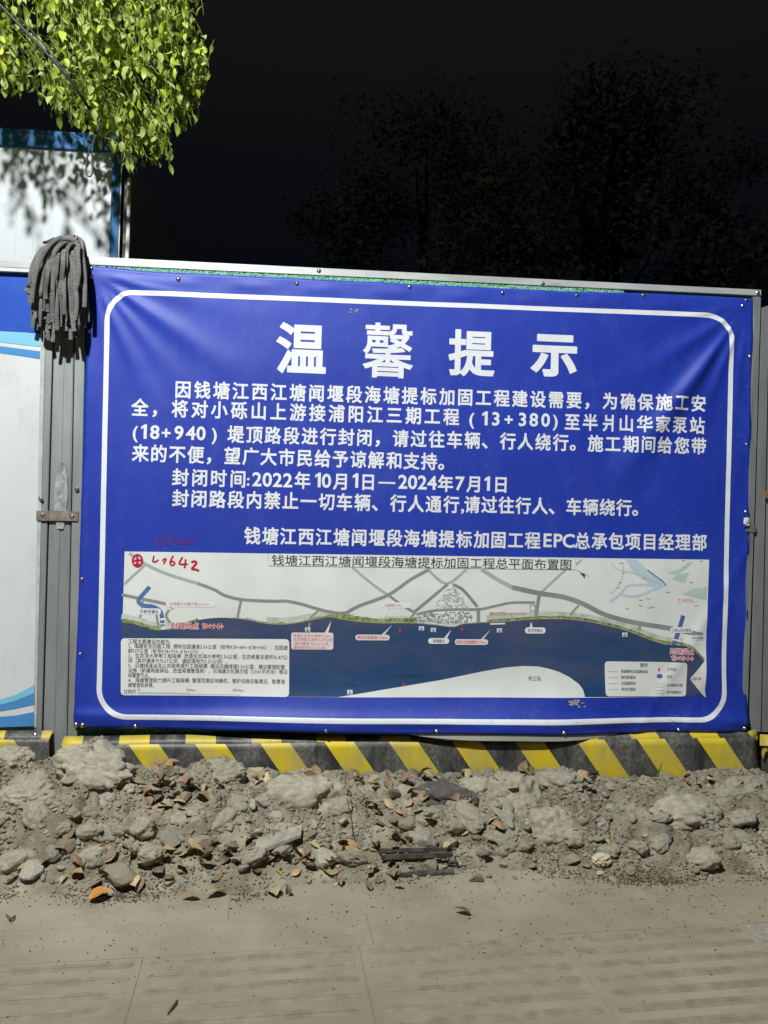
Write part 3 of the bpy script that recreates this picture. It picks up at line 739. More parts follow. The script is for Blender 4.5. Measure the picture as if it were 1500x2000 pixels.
TX = [
 (INK, "钱塘江西江塘闻堰段海塘提标加固工程总平面布置图", 530, 1094, 1117, 1103, 20, .006, 2),
 (INK, "工程主要建设内容为:", 251, 1252, 334, 1253.5, 8.6, .010, 1),
 (INK, "1、海塘安全加固工程: 提标加固塘身5.56公里（桩号K13+380~K18+940），加固塘", 251, 1261, 562, 1265, 8.6, .010, 1),
 (INK, "脚1.57公里（桩号K14+700~K16+270）。", 251, 1270.5, 402, 1273, 8.6, .010, 1),
 (INK, "2、生态滨水岸带工程规模: 改造生态滨水岸带5.56公里，生态修复总面积16.87公", 251, 1280, 562, 1283.5, 8.6, .010, 1),
 (INK, "顷（其中塘身为11.67公顷，塘前滩地为5.20公顷）。", 251, 1289.5, 450, 1292, 8.6, .010, 1),
 (INK, "3、沿塘绿道以及公共服务提升工程规模: 建设沿塘绿道5.56公里，建设管理配套", 251, 1299, 557, 1302.5, 8.6, .010, 1),
 (INK, "设施（新建两座驿站、改造闻堰管理房）、古海塘文化展示馆（2030平方米）等沿", 251, 1308.5, 562, 1312, 8.6, .010, 1),
 (INK, "线重要节点。", 251, 1318, 298, 1319, 8.6, .010, 1),
 (INK, "4、海塘管理能力提升工程规模: 管理范围征地确权、管护设施设备建设、智慧海", 251, 1327.5, 557, 1330.5, 8.6, .010, 1),
 (INK, "塘管理系统等。", 251, 1337, 307, 1338, 8.6, .010, 1),
 (INK, "比例尺", 243, 1350, 267, 1350.5, 8.6, .010, 1), (INK, "0", 269, 1346, 274, 1346, 7, .012, 1),
 (INK, "500m", 365, 1347, 382, 1347, 7, .012, 1), (INK, "1000m", 455, 1347, 476, 1347, 7, .012, 1),
 (INK, "图例", 1249, 1298.5, 1264, 1299, 8, .016, 1), (INK, "海塘提标加固塘轴线", 1211, 1310.5, 1264, 1311.5, 6.6, .016, 1),
 (INK, "塘顶绿道线", 1211, 1322, 1240, 1322.5, 6.6, .016, 1), (INK, "加固塘脚线", 1211, 1333.5, 1240, 1334, 6.6, .016, 1),
 (INK, "用地范围线", 1211, 1345, 1240, 1345.5, 6.6, .016, 1), (INK, "水文站", 1301, 1306, 1318, 1306.3, 6.6, .016, 1),
 (INK, "码头", 1301, 1321, 1312, 1321, 6.6, .016, 1), (INK, "本次建设内容", 1301, 1337.5, 1332, 1338, 6.2, .012, 1), (INK, "现状地理标识", 1301, 1351.5, 1330, 1352, 6.2, .012, 1),
 (INK_G, "东江咀", 1030, 1324, 1055, 1324.5, 8.5, .010, 1),
 (INK_R, "封路终点 18+940", 334, 1221.5, 437, 1223, 12.5, .014, 2),
 (INK_R, "封路起点", 1306, 1271, 1352, 1272, 11.5, .014, 2), (INK_R, "13+380", 1308, 1284, 1352, 1285, 11, .014, 2),
 (INK_P, "古海塘文化展示馆(2030m²)", 331, 1179, 412, 1180, 6.6, .012, 1), (INK_B, "华家排灌站", 274, 1194, 310, 1194.4, 7, .016, 1),
 (INK_P, "改造生态滨水岸带5.56km", 573, 1241, 647, 1242, 6.4, .014, 1), (INK_P, "生态修复总面积16.87公顷", 573, 1248.5, 649, 1249.5, 6.4, .014, 1),
 (INK_P, "(其中塘身为11.67公顷,", 573, 1256.5, 643, 1257.5, 6.4, .014, 1), (INK_P, "塘前滩地为5.20公顷)", 573, 1264, 637, 1265, 6.4, .014, 1),
 (INK_P, "沿塘绿道5.56km", 751, 1182, 785, 1182, 6, .014, 1), (INK_R, "提标加固塘身5.56km", 697, 1244.5, 757, 1245, 6.6, .014, 1),
 (INK_B, "闻堰盘头", 845, 1251.5, 869, 1252, 6.4, .014, 1), (INK_R, "抛石加固塘脚1.57km", 891, 1253.5, 949, 1254, 6.4, .014, 1),
 (INK_B, "臣字号盘头", 1030, 1231.3, 1060, 1231.6, 6.6, .014, 1), (INK_B, "小砾山引水枢纽", 1309, 1230, 1348, 1230.4, 6.4, .012, 1),
 (INK_B, "小砾山排灌站", 1346, 1245, 1373, 1245.3, 5.6, .010, 1), (INK_P, "施工装石码头", 1322, 1171.5, 1354, 1172, 6, .010, 1),
 (INK_P, "塘脚加固范围K14+700-K16+270", 955, 1198, 1027, 1198, 6, .012, 1), (INK, "北江水文站原潮水位站", 765, 1319, 818, 1319.4, 5.5, .012, 1),
 (INK, "三江口码头", 670, 1336, 695, 1336.4, 5.5, .012, 1), (INK_P, "山后水库", 1348, 1324, 1366, 1324, 5.5, .01, 1),
]
# white halo behind the two red road closure notes
hq = Print()
run(hq, "封路终点 18+940", 334, 1221.5, 437, 1223, 12.5, 3.4, .06, 1); run(hq, "封路起点", 1306, 1271, 1352, 1272, 11.5, 3.6, .075, 1); run(hq, "13+380", 1308, 1284, 1352, 1285, 11, 3.6, .075, 1)
hq.build('note_halo_print', MAP_BOX, mapo)
for m_, s, xa, ya, xb, yb, h, bo, rs in TX:
    q = Print(); run(q, s, xa, ya, xb, yb, h, 4.2, bo if h > 9 else .006, rs); q.build('map_lettering', m_, mapo)
def sym(q):
    for x, y in ((601,1229),(823,1227),(846,1230),(975,1231),(1219,1239),(683,1349)):
        q.ribbon([(x-3.4, y), (x-2, y+2.4), (x, y+3), (x+2, y+2.4), (x+3.4, y)], 1.4, 4); q.ribbon([(x, y-3), (x, y+3)], 1.3, 4.1); q.ribbon([(x-2, y-1.2), (x+2, y-1.2)], 1.2, 4.2)
    q.poly([(1287+6*math.cos(R(a)), 1320+4.5*math.sin(R(a))) for a in range(0, 360, 30)], 4)
mpart('anchor_symbol_print', MAP_CHANNEL, sym)
def tri(q):
    for x, y in ((781,1230),(902,1227),(788,1334),(1286,1306)): q.poly([(x-2.5,y+4),(x+2.5,y+4),(x,y-5)], 4.3)
mpart('station_symbol_print', INK_R, tri)

# ---- handwriting and blemishes
hw = Print()
hw.ribbon([(269+9.5*math.cos(R(a)), 1095+11.5*math.sin(R(a))) for a in range(0, 360, 24)], 3.6, 5.0, True)
hw.ribbon([(269,1085),(268,1106)], 3.4, 5.2); hw.ribbon([(259,1096),(279,1093)], 3.2, 5.3); hw.ribbon([(262,1103),(273,1101)], 3.4, 5.35)
hw.ribbon(spline([(301,1085),(300,1091),(299,1096),(304,1097),(310,1093)], 3), 3.0, 5.0)
hw.ribbon(spline([(319,1092),(325,1091),(323,1096),(320,1101)], 3), 2.8, 5.0); hw.ribbon([(320,1092),(318,1096)], 2.5, 5.1)
hw.ribbon(spline([(339,1085),(334,1094),(333,1101),(338,1104),(342,1099),(338,1096),(334,1098)], 3), 3.0, 5.0)
hw.ribbon(spline([(357,1088),(352,1096),(351,1101),(361,1102),(367,1101)], 3), 3.3, 5.0); hw.ribbon([(363,1092),(361,1109)], 3.3, 5.2)
hw.ribbon(spline([(374,1098),(380,1096),(384,1099),(379,1106),(375,1111),(383,1112),(389,1115)], 3), 4.0, 5.0)
hw.build('handwriting', MARK_R, banner)
hf = Print()
for pts in ([(321,1044),(312,1053),(309,1062),(314,1066),(318,1061),(312,1058)], [(326,1049),(322,1062),(330,1062)], [(336,1048),(333,1066)], [(336,1049),(344,1047),(345,1053),(336,1056)],
            [(352,1054),(348,1060),(353,1063),(357,1058),(352,1054)], [(364,1052),(359,1060),(364,1063),(368,1057),(364,1052)], [(374,1051),(371,1060),(377,1062),(378,1055),(374,1051)]):
    hf.ribbon(spline(pts, 3), 2.2, 1.5)
hf.build('handwriting', MARK_F, banner)
bl = Print()
rnd = random.Random(11)
for k in range(26):
    x = 1119+rnd.gauss(0, 7); y = 1369+rnd.gauss(0, 4); a = rnd.uniform(0, 360)
    bl.poly([(x+rnd.uniform(1, 4)*math.cos(R(a+t)), y+rnd.uniform(1, 3)*math.sin(R(a+t))) for t in (0, 90, 180, 270)], 5+.2*(k % 8))
for k in range(8):
    x = 694+rnd.gauss(0, 5); y = 608+rnd.gauss(0, 2.0); a = rnd.uniform(0, 360)
    bl.poly([(x+rnd.uniform(1, 4)*math.cos(R(a+t)), y+rnd.uniform(.6, 1.6)*math.sin(R(a+t))) for t in (0, 90, 180, 270)], 1.5+.2*k)
bl.build('torn_patch', mat('torn_patch', (.42,.42,.40), (.12,.12,.13), scale=120, rough=.6), banner)
bl = Print()
for k in range(60):                       # short pale scratches, mostly near the foot of the banner
    if k < 40: x = rnd.uniform(170, 1440); y = rnd.uniform(1372, 1412)
    else: x = rnd.uniform(1150, 1440); y = rnd.uniform(1000, 1380)
    if 240 < x < 1378 and 1080 < y < 1362: continue
    a = rnd.uniform(-.6, .6); l_ = rnd.uniform(2, 7)
    bl.ribbon([(x, y), (x+l_*math.cos(a), y+l_*math.sin(a))], .7, 1.6)
bl.build('scratch', mat('scratch', (.16,.18,.46), rough=.5), banner)

# screws along the edges: round washer head part, each its own
def screw_mesh():
    bm = bmesh.new()
    prof = [(0, .0075), (.0035, .0072), (.0062, .0055), (.0066, .003), (.0105, .0026), (.0112, .0012), (.0112, 0)]
    n = 12; rows = []
    top = bm.verts.new((0, -prof[0][1], 0))
    for r_, h in prof[1:]:
        rows.append([bm.verts.new((r_*math.cos(2*math.pi*k/n), -h, r_*math.sin(2*math.pi*k/n))) for k in range(n)])
    for k in range(n): bm.faces.new((top, rows[0][k], rows[0][(k+1) % n]))
    for a in range(len(rows)-1):
        for k in range(n): bm.faces.new((rows[a][k], rows[a+1][k], rows[a+1][(k+1) % n], rows[a][(k+1) % n]))
    bmesh.ops.recalc_face_normals(bm, faces=bm.faces)
    me = bpy.data.meshes.new('screw'); bm.to_mesh(me); bm.free()
    me.polygons.foreach_set('use_smooth', [True]*len(me.polygons)); me.materials.append(STEEL); return me
SCR = screw_mesh()
for x, y in SCREW_T+SCREW_R+SCREW_B+SCREW_L:
    p = at(x, y); q = surf(min(max(p.x, .01), W_-.01), min(max(p.z, BZ0+.012), BZ1-.01), 1.5)
    o = link('screw', SCR, None, banner, q); o.rotation_euler = (random.uniform(-.2, .2), 0, random.uniform(-.2, .2)); sc_ = random.uniform(.7, .95); o.scale = (sc_,)*3
# the pale under-sheet drooping below the hem
vs = []
nU = 40
for i in range(nU+1):
    t = i/nU; x = 1.52+t*1.0; dr = .004+.030*math.sin(t*math.pi)**.8+.004*math.sin(t*9)
    a_ = surf(x, BZ0+.03, 0)+Vector((0, .007, 0)); b_ = surf(x, BZ0+.002, 0)+Vector((0, .006, -dr))
    vs += [a_, b_]
link('under_sheet', mesh('under_sheet', vs, [(2*i, 2*i+1, 2*i+3, 2*i+2) for i in range(nU)], True), BACK_V, banner)

# ------------------------------------------------------------ hoarding panels, rails, posts
LP = at(88, 900)
hoard = empty('hoarding_section', (W_/2, .05, .1), 'hoarding panel faced with green turf in a galvanised frame behind the blue banner', 'fence panel')
f = [at(150,512,.034), at(1474,583,.034), at(1462,1450,.034), at(120,1450,.034)]
link('backing_board', slab_mesh('backing_board', f, [p+Vector((0,.03,0)) for p in f]), mat('turf_backing', (.04,.24,.12), (.08,.36,.20), scale=40, rough=.7), hoard)
# turf blades poking out at the top edge and the lower left (thousands of fine blades)
vs = []; fs = []
rnd = random.Random(2)
def blade(p, hgt, lean):
    b0 = len(vs); w = .0022+rnd.random()*.002
    t = p+Vector((lean, -.003-rnd.random()*.006, hgt))
    m_ = p*.45+t*.55+Vector((0, -.004, 0))
    vs.extend([p+Vector((-w, 0, 0)), p+Vector((w, 0, 0)), m_+Vector((w*.8, 0, 0)), m_+Vector((-w*.8, 0, 0)), t]); fs.extend([(b0, b0+1, b0+2, b0+3), (b0+3, b0+2, b0+4)])
for k in range(5200):
    t = rnd.random(); x = 176+t*1040; yt = 517+(x-176)*.0468; p = at(x, yt+rnd.uniform(0, 11), .012); blade(p, -rnd.uniform(.006, .020), rnd.uniform(-.010, .010))
for k in range(2600):
    p = at(rnd.uniform(136, 420), rnd.uniform(1408, 1447), .033); blade(p, -rnd.uniform(.004, .02), rnd.uniform(-.012, .012))
for k in range(300):
    p = at(rnd.uniform(142, 172), 0, .033); p.z = rnd.uniform(.42, 2.45); blade(p, rnd.uniform(-.01, .01), -.012)
tag(link('turf', mesh('turf', vs, fs), TURF, hoard), kind='stuff')
slab('top_rail', [(168,500.5),(1487,566),(1487,577.5),(168,516.5)], .003, .045, ALU, hoard, .0015)
slab('side_rail', [(1472.5,579),(1486.5,579.8),(1474,1000),(1459,1429),(1449,1429),(1462,1000)], -.008, .05, GALV, hoard, .0015)
slab('gap_shade_strip', [(1467,584),(1471,584),(1448,1429),(1444,1429)], .006, .03, DARKGAP, hoard)  # dark strip standing in for the shade between banner and side rail
for x, y in ((623,529),(1060,553.5),(1480,571)):
    o = link('screw', SCR, None, hoard, at(x, y, -.0+.0028 if x < 1400 else -.009)); o.scale = (.9,)*3

# post left of the banner: ribbed galvanised channel
post = empty('hoarding_post', at(110, 1440, .03), 'ribbed galvanised steel post left of the banner with a rusty strap bolted across', 'post')
def tpx(y, a, b): return a+(b-a)*(y-640)/(1440-640)
def strip(name, xt0, xt1, xb0, xb1, Y, m, bev=.002, y0=525, y1=1446, dep=.02):
    return slab(name, [(xt0+(xt0-xb0)*(640-y0)/800, y0), (xt1+(xt1-xb1)*(640-y0)/800, y0), (xb1, y1), (xb0, y1)], Y, dep, m, post, bev)
strip('flange', 86, 103, 67, 80.5, .010, GALV_D)
strip('web', 106, 144, 83, 129, .014, GALV_D, .003, y1=1490)
strip('rib', 121, 128, 98, 106, .0105, GALV_D, .003, y1=1490, dep=.01)
strip('flange', 147, 166, 132, 150, .006, GALV_D)
strip('groove', 100, 150, 78, 136, .028, DARKGAP, 0, dep=.01)  # dark backing, the shade of the grooves put into its colour
slab('strap', [(71,997),(153,999),(152,1018),(70.5,1017)], -.001, .006, RUST, post, .001)
for x, y in ((83,1006),(141,1008.5),(150,955),(80,974)):
    o = link('bolt', SCR, None, post, at(x, y, -.001)); o.scale = (.9,)*3
# crumpled foil stuck behind the strap
vs = []; fs = []
nx, nz = 26, 30
for j in range(nz+1):
    for i in range(nx+1):
        t = j/nz; x = 112+(i/nx)*26+4*noise.noise(Vector((t*4, 0, 1))); y = 905+t*128
        w = .5+.5*math.sin(t*math.pi)
        p = at(118+(x-125)*w+4*(1-t), y, .012)
        p.y -= .004+.010*abs(noise.noise(Vector((i*.35, j*.28, 4))))*math.sin(i/nx*math.pi)
        vs.append(p)
for j in range(nz):
    for i in range(nx): a = j*(nx+1)+i; fs.append((a+nx+1, a+nx+2, a+1, a))
FOIL = mat('dull_plaster_film', (.40,.42,.42), (.24,.25,.26), scale=30, rough=.35, bump=.3, bscale=60)
link('torn_film', mesh('torn_film', vs, fs), FOIL, post)

# panel on the left with printed wave bands
pl = empty('hoarding_section', at(0, 1430, .03), 'white steel hoarding left of the post with blue wave bands printed on it', 'fence panel')
slab('face', [(-260,520),(84.5,532),(81,640),(66,1419),(-260,1425)], .012, .03, PAINT_W, pl, .002)
slab('top_rail', [(-260,494),(90,513.5),(90,526),(-260,508)], -.012, .05, ALU, pl, .0015)
f_ = [(-260,508.5),(90,526.5),(90,533),(-260,517)]
slab('rail_lip', f_, -.010, .02, PAINT_W, pl)
def flatprint(name, px, Y, m, parent, th=.0008):
    f = [at(x, y, Y) for x, y in px]; return link(name, slab_mesh(name, f, [p+Vector((0, th, 0)) for p in f]), m, parent)
flatprint('printed_band', [(-250,521),(83,535)]+[(82.5,560),(79.5,652)]+[(50,649),(0,646.5),(-100,645),(-250,648)], .0108, BAND_D, pl)
flatprint('printed_band', [(-250,649),(-100,646),(0,647.5),(50,650),(79.3,653),(78.5,677),(50,674),(0,668),(-250,650)], .0104, BAND_C, pl)
flatprint('printed_band', [(-250,660),(0,676),(40,681),(78.2,686),(77.8,701),(40,695),(0,689.5),(-250,672)], .0104, BAND_M, pl)
flatprint('printed_band', [(-250,1352),(0,1366),(30,1357),(67.4,1337.5),(67,1354),(30,1369),(0,1377),(-250,1365)], .0104, BAND_C, pl)
flatprint('printed_band', [(-250,1366),(0,1377.8),(30,1370),(66.8,1355),(66.6,1376),(30,1384),(0,1389),(-250,1380)], .0100, BAND_M, pl)
flatprint('printed_band', [(-250,1395),(0,1400),(30,1397.5),(66.4,1390.5),(66,1418),(0,1420.5),(-250,1423)], .0104, BAND_M, pl)
slab('edge_strip', [(80,668),(88,668),(71,1421),(66.3,1421)], .005, .02, mat('pale_edge', (.50,.52,.52), (.34,.35,.35), scale=20, rough=.45), pl, .001)

# panel to the right: dull galvanised back panel
prt = empty('hoarding_section', at(1500, 1430, .03), 'plain galvanised hoarding panel cut off by the right side of the photo', 'fence panel')
slab('edge_post', [(1487.5,601),(1500,597),(1503,597),(1486,1430),(1464,1430),(1476,1000)], .004, .04, GALV_D, prt, .002)
slab('face', [(1500,600),(1780,612),(1780,1420),(1480,1430)], .02, .02, GALV_D, prt)
slab('rust_patch', [(1494,960),(1502,957),(1512,966),(1506,976),(1495,972)], -.004, .006, mat('orange_rust', (.32,.12,.04), (.2,.09,.04), scale=60, rough=.9), prt, .001)
slab('bracket', [(1458,1024),(1477,1026),(1477,1040),(1458,1038)], -.013, .02, RUST, prt, .001)
# white paper scrap caught on the bracket
def crumple(name, c, r, m, seed, sq=(1, 1, 1), sub=3, amp=.5, fr=2.5):
    bm = bmesh.new(); bmesh.ops.create_icosphere(bm, subdivisions=sub, radius=1)
    for v in bm.verts:
        n = v.co.normalized(); d = 1+amp*(abs(noise.noise(n*fr+Vector((seed, 0, 0))))*-1.2+.4*noise.noise(n*fr*2.7+Vector((0, seed, 0))))
        v.co = Vector((n.x*sq[0], n.y*sq[1], n.z*sq[2]))*d*r
    me = bpy.data.meshes.new(name); bm.to_mesh(me); bm.free()
    return link(name, me, m, None, c)
tag(crumple('paper_scrap', at(1458, 1019, -.022), .021, mat('white_paper', (.66,.68,.68), (.5,.52,.53), scale=60, rough=.6), 4, (.9, .5, 1.1), 3, .8), 'small crumpled white paper scrap caught on the right edge of the banner', 'paper')

# ------------------------------------------------------------ hazard boards along the foot
def hazard(px0, px1, name_label, x0px, seed, yt0, yt1, yb0, yb1, endcurl=0):
    Yf = -.045
    a = at(px0, yt0, Yf); b = at(px1, yt1, Yf); c = at(px1, yb1, Yf); d = at(px0, yb0, Yf)
    root = empty('hazard_board', ((a.x+b.x)/2, Yf, c.z), name_label, 'hazard board')
    q = at(x0px, yt0, Yf)
    sm_ = stripe_mat('hazard_stripes', q.x, q.z, dust=.75)
    n = 90; rows = 8; vs = []; fs = []
    for j in range(rows+1):
        for i in range(n+1):
            t = i/n; s_ = j/rows
            top = a.lerp(b, t); bot = d.lerp(c, t); p = top.lerp(bot, s_)
            p.y += .006*noise.noise(Vector((p.x*2.2, p.z*3, seed)))+.0025*noise.noise(Vector((p.x*14, p.z*14, seed)))
            if endcurl and t > .965: p.y += (t-.965)/.035*.03*math.sin(s_*3+1); p.z += .004*math.sin(s_*9)
            if s_ == 0: p.z += .004*noise.noise(Vector((p.x*3, 1, seed)))
            vs.append(p)
    for j in range(rows):
        for i in range(n): k = j*(n+1)+i; fs.append((k+n+1, k+n+2, k+1, k))
    me = mesh('board_face', vs, fs, True); o = link('board_face', me, sm_, root)
    m_ = o.modifiers.new('t', 'SOLIDIFY'); m_.thickness = .004; m_.offset = -1
    top = vs[:n+1]; q2 = at(x0px-14, yt0-14, .0)
    sm2 = stripe_mat('hazard_stripes_flange', q.x-.045, q.z, k=.25, dust=.8)
    v2 = [p+Vector((0, .0, .001)) for p in top]+[Vector((p.x, -.002, p.z+.030)) for p in top]
    me = mesh('top_flange', v2, [(i, i+1, n+2+i, n+1+i) for i in range(n)], True); o = link('top_flange', me, sm2, root)
    m_ = o.modifiers.new('t', 'SOLIDIFY'); m_.thickness = .003; m_.offset = -1
    return root, sm_
hb, hm = hazard(119, 1487, 'long yellow and black striped kick board under the blue banner', 252, 1.3, 1455.5, 1441, 1556, 1545, 1)
hb2, _ = hazard(-240, 96, 'short yellow and black striped kick board at the far left under the white panel', 1443-1443-34, 5.1, 1446, 1445, 1508, 1503)
for x, y in ((68,1436),):
    o = link('screw', SCR, None, hb2, at(x, y, -.02)); o.scale = (.9,)*3
hazard_r = empty('hazard_board', at(1500, 1530, -.07), 'curled end of a yellow and black board at the right edge below the grey panel', 'hazard board')
# curled torn sheet end
vs = []; fs = []
for j in range(13):
    for i in range(11):
        t = i/10; s_ = j/12
        p = at(1484+t*60, 1434+s_*22+t*3, -.075-.05*math.sin(t*2.2)*(.4+.6*s_)); vs.append(p)
for j in range(12):
    for i in range(10): k = j*11+i; fs.append((k+11, k+12, k+1, k))
YEL = mat('yellow_sheet', (.60,.45,.02), (.42,.33,.08), scale=20, rough=.5)
link('curled_flap', mesh('curled_flap', vs, fs, True), YEL, hazard_r)
slab('board_face', [(1489,1458),(1560,1462),(1560,1545),(1489,1530)], -.06, .01, mat('black_board', (.04,.04,.042), (.10,.10,.09), scale=20, rough=.6), hazard_r)
slab('curled_edge', [(1488,1470),(1492,1462),(1500,1460),(1500,1466),(1494,1470),(1491,1482)], -.085, .004, YEL, hazard_r)

# ------------------------------------------------------------ site cabin behind the hoarding
CYB = 1.0
cab = empty('site_cabin', at(120, 900, CYB), 'white corrugated site cabin with blue trim behind the hoarding at the upper left', 'cabin')
c0 = at(-500, 700, CYB); c1 = at(221, 430, CYB)
zt = at(0, 286, CYB).z; ztt = at(0, 252, CYB).z
x = c0.x; pts = []
pitch = (at(133, 430, CYB).x-at(100, 430, CYB).x)
xs = []
k0 = at(100, 430, CYB).x
k = -30
while k0+k*pitch < c1.x:
    xx = k0+k*pitch
    if xx > c0.x: xs.append(xx)
    k += 1
prof = [(c0.x, 0)]
for xx in xs: prof += [(xx-.007, 0), (xx-.003, -.0016), (xx+.003, -.0016), (xx+.007, 0)]
prof.append((c1.x, 0))
vs = [Vector((px, CYB+d, z)) for z in (0, zt) for px, d in prof]; n = len(prof)
fs = [(i, i+1, n+i+1, n+i) for i in range(n-1)]
link('wall_panel', mesh('wall_panel', vs, fs), CABIN_W, cab)
xr = at(234, 430, CYB).x; xl = at(217, 430, CYB).x
link('corner_trim', box_mesh('corner_trim', xl, xr, CYB-.02, CYB+.12, 0, ztt+.004, .003), CABIN_B, cab)
link('top_trim', box_mesh('top_trim', c0.x, xl-.002, CYB-.018, CYB+.1, zt, ztt, .003), CABIN_B, cab)
link('side_wall', box_mesh('side_wall', xr-.06, xr-.003, CYB+.125, CYB+2.4, 0, ztt-.02), mat('cabin_side_shaded', (.30,.34,.42), rough=.6), cab)  # white panel coloured darker and cooler, shade of the unlit side painted in
link('roof', box_mesh('roof', c0.x, xr-.002, CYB+.125, CYB+2.4, ztt-.015, ztt+.02), mat('cabin_roof', (.3,.31,.32), rough=.6), cab)
link('edge_bead', box_mesh('edge_bead', xr+.001, xr+.006, CYB-.016, CYB+.0, 0, ztt, .0015), PIPE_W, cab)
PX = at(250.5, 430, CYB-.1).x
pole = empty('pipe_pole', (PX, CYB-.1, 0), 'thin white pole standing just right of the site cabin corner', 'pole')
link('white_tube', tube_mesh('white_tube', [(PX, CYB-.1, 0), (PX, CYB-.1, 3.32)], .0105, 14), PIPE_W, pole)
link('dark_tube', tube_mesh('dark_tube', [(PX-.022, CYB-.085, 0), (PX-.022, CYB-.085, 3.32)], .009, 10), PIPE_D, pole)

# ------------------------------------------------------------ mop head over the post
mop = empty('mop_head', at(118, 520, -.05), 'grey string mop head draped upside down over the top of the left post', 'mop')
rnd = random.Random(21)
def strand_mesh(pts, w, th):
    P = [Vector(p) for p in pts]; vs = []; fs = []; n = 8; L_ = [0]
    for i in range(1, len(P)): L_.append(L_[-1]+(P[i]-P[i-1]).length)
    for i, p in enumerate(P):
        t = (P[min(i+1, len(P)-1)]-P[max(i-1, 0)]).normalized()
        side = t.cross(Vector((0, 1, 0)))
        side = side.normalized() if side.length > .2 else Vector((1, 0, 0))
        nn = side.cross(t).normalized()
        for k in range(n):
            a = 2*math.pi*k/n
            vs.append(p+side*math.cos(a)*w+nn*math.sin(a)*th)
    for i in range(len(P)-1):
        for k in range(n):
            k2 = (k+1) % n; fs.append((i*n+k, i*n+k2, (i+1)*n+k2, (i+1)*n+k))
    b = len(vs); vs += [v.copy() for v in vs[(len(P)-1)*n:len(P)*n]]
    fs.append(tuple(b+k for k in range(n)))
    me = mesh('strand', vs, fs, True)
    uv = me.uv_layers.new(name='UVMap')
    for pl_ in me.polygons:
        for li in pl_.loop_indices:
            vi = me.loops[li].vertex_index; i = min(vi//n, len(P)-1); uv.data[li].uv = ((vi % n)/n, L_[i])
    bm = bmesh.new(); bm.from_mesh(me); bmesh.ops.recalc_face_normals(bm, faces=bm.faces); bm.to_mesh(me); bm.free()
    return me
NS = 122
rnd_w = [rnd.random() for _ in range(NS)]
for i in range(NS):
    t = (i+rnd.random())/NS
    layer = rnd.random()
    # bundles: left sweep, centre, right sweep; outer layers are shorter
    xe = 52+t*114+rnd.uniform(-9, 9)
    base_len = 612+40*math.sin(max(0, (t-.1))*3.3)
    ye = base_len-(layer**1.4)*rnd.uniform(5, 110)+rnd.uniform(-12, 26)
    if t < .12: ye -= 30
    ye = max(ye, 555+30*rnd.random())
    xs_ = 134+ (t-.5)*40+rnd.uniform(-6, 6)
    ys_ = 463+ abs(t-.62)*22 - layer*4
    Ym = -.018-.115*layer*(1-.25*abs(t-.5)*2)
    pts = []
    n = 16
    for k in range(n+1):
        s_ = k/n
        if s_ < .35:
            q = s_/.35; ang = q*math.pi/2
            x_ = xs_+(xe-xs_)*.86*math.sin(ang); y_ = ys_+(1-math.cos(ang))*(46+30*abs(xe-xs_)/60)
            Y_ = Ym*math.sin(ang)+.03*(1-math.sin(ang))
            yl = y_
        else:
            q = (s_-.35)/.65
            x0_ = xs_+(xe-xs_)*.86; y0_ = ys_+(46+30*abs(xe-xs_)/60)
            x_ = x0_+(xe-x0_)*q+(1+3.5*rnd_w[i])*math.sin(q*(2.5+3*rnd_w[i])+i)*q; y_ = y0_+(ye-y0_)*q
            Y_ = Ym+.006*math.sin(q*6+i*1.3)+.012*q*(1 if layer > .5 else -.3)
        pts.append(at(x_, y_, min(Y_, -.005) if s_ > .3 else Y_))
    link('strand', strand_mesh(pts, rnd.uniform(.0075, .0115), rnd.uniform(.0028, .0045)), MOP, mop)
for i, P_ in enumerate(([(150,474),(136,470),(118,478),(104,500),(96,530),(92,556)], [(148,470),(128,465),(108,474),(92,500),(84,535),(80,566)], [(152,476),(142,474),(132,486),(126,515),(122,552)],
        [(151,474),(158,488),(164,520),(166,560),(165,600)], [(140,468),(122,470),(112,490),(108,520),(110,548)], [(150,478),(148,500),(146,540),(150,590),(146,625)], [(146,472),(120,464),(96,480),(76,515),(66,555),(62,590)],
        [(153,476),(152,500),(154,535),(148,570),(150,602)])):
    P2 = spline(P_, 5); N2 = len(P2)
    link('strand', strand_mesh([at(x_, y_, -.108-.012*math.sin(k_/N2*3+i)-.002*i) for k_, (x_, y_) in enumerate(P2)], .0105, .0042), MOP, mop)
link('clamp', tube_mesh('clamp', [at(84, 474, .0), at(92, 473, .0), at(108, 468, .01)], [.006, .008, .012], 8), CORD, mop)
link('core', crumple('core', at(122, 480, .0), .042, mat('mop_core', (.05,.05,.05), rough=.9), 9, (1.0, .8, .9)).data, None, mop, at(122, 486, .0))
for o in list(COL.objects):
    if o.name.startswith('core') and o.parent is None: bpy.data.objects.remove(o)

# ------------------------------------------------------------ spoil heap
CREST = [(-600,1478),(-200,1480),(0,1474),(50,1500),(110,1492),(190,1452),(222,1478),(245,1508),(300,1512),(350,1512),(385,1502),(425,1488),(475,1512),(560,1518),(700,1520),(800,1522),(900,1524),(985,1516),(1020,1522),(1060,1512),(1110,1512),(1150,1531),(1250,1532),(1340,1527),(1420,1512),(1470,1516),(1560,1520),(2200,1525)]
CW = sorted((at(x, y, -.16).x, at(x, y, -.16).z) for x, y in CREST)
def crest(x):
    for (a, h), (b, g) in zip(CW, CW[1:]):
        if a <= x <= b: t = (x-a)/(b-a); t = t*t*(3-2*t); return h+(g-h)*t
    return CW[0][1] if x < CW[0][0] else CW[-1][1]
EDGE = [(-400,1762),(0,1748),(120,1752),(250,1748),(400,1745),(470,1752),(520,1738),(640,1728),(760,1722),(850,1706),(930,1698),(1050,1700),(1130,1706),(1190,1716),(1300,1722),(1400,1712),(1500,1712),(1900,1706)]
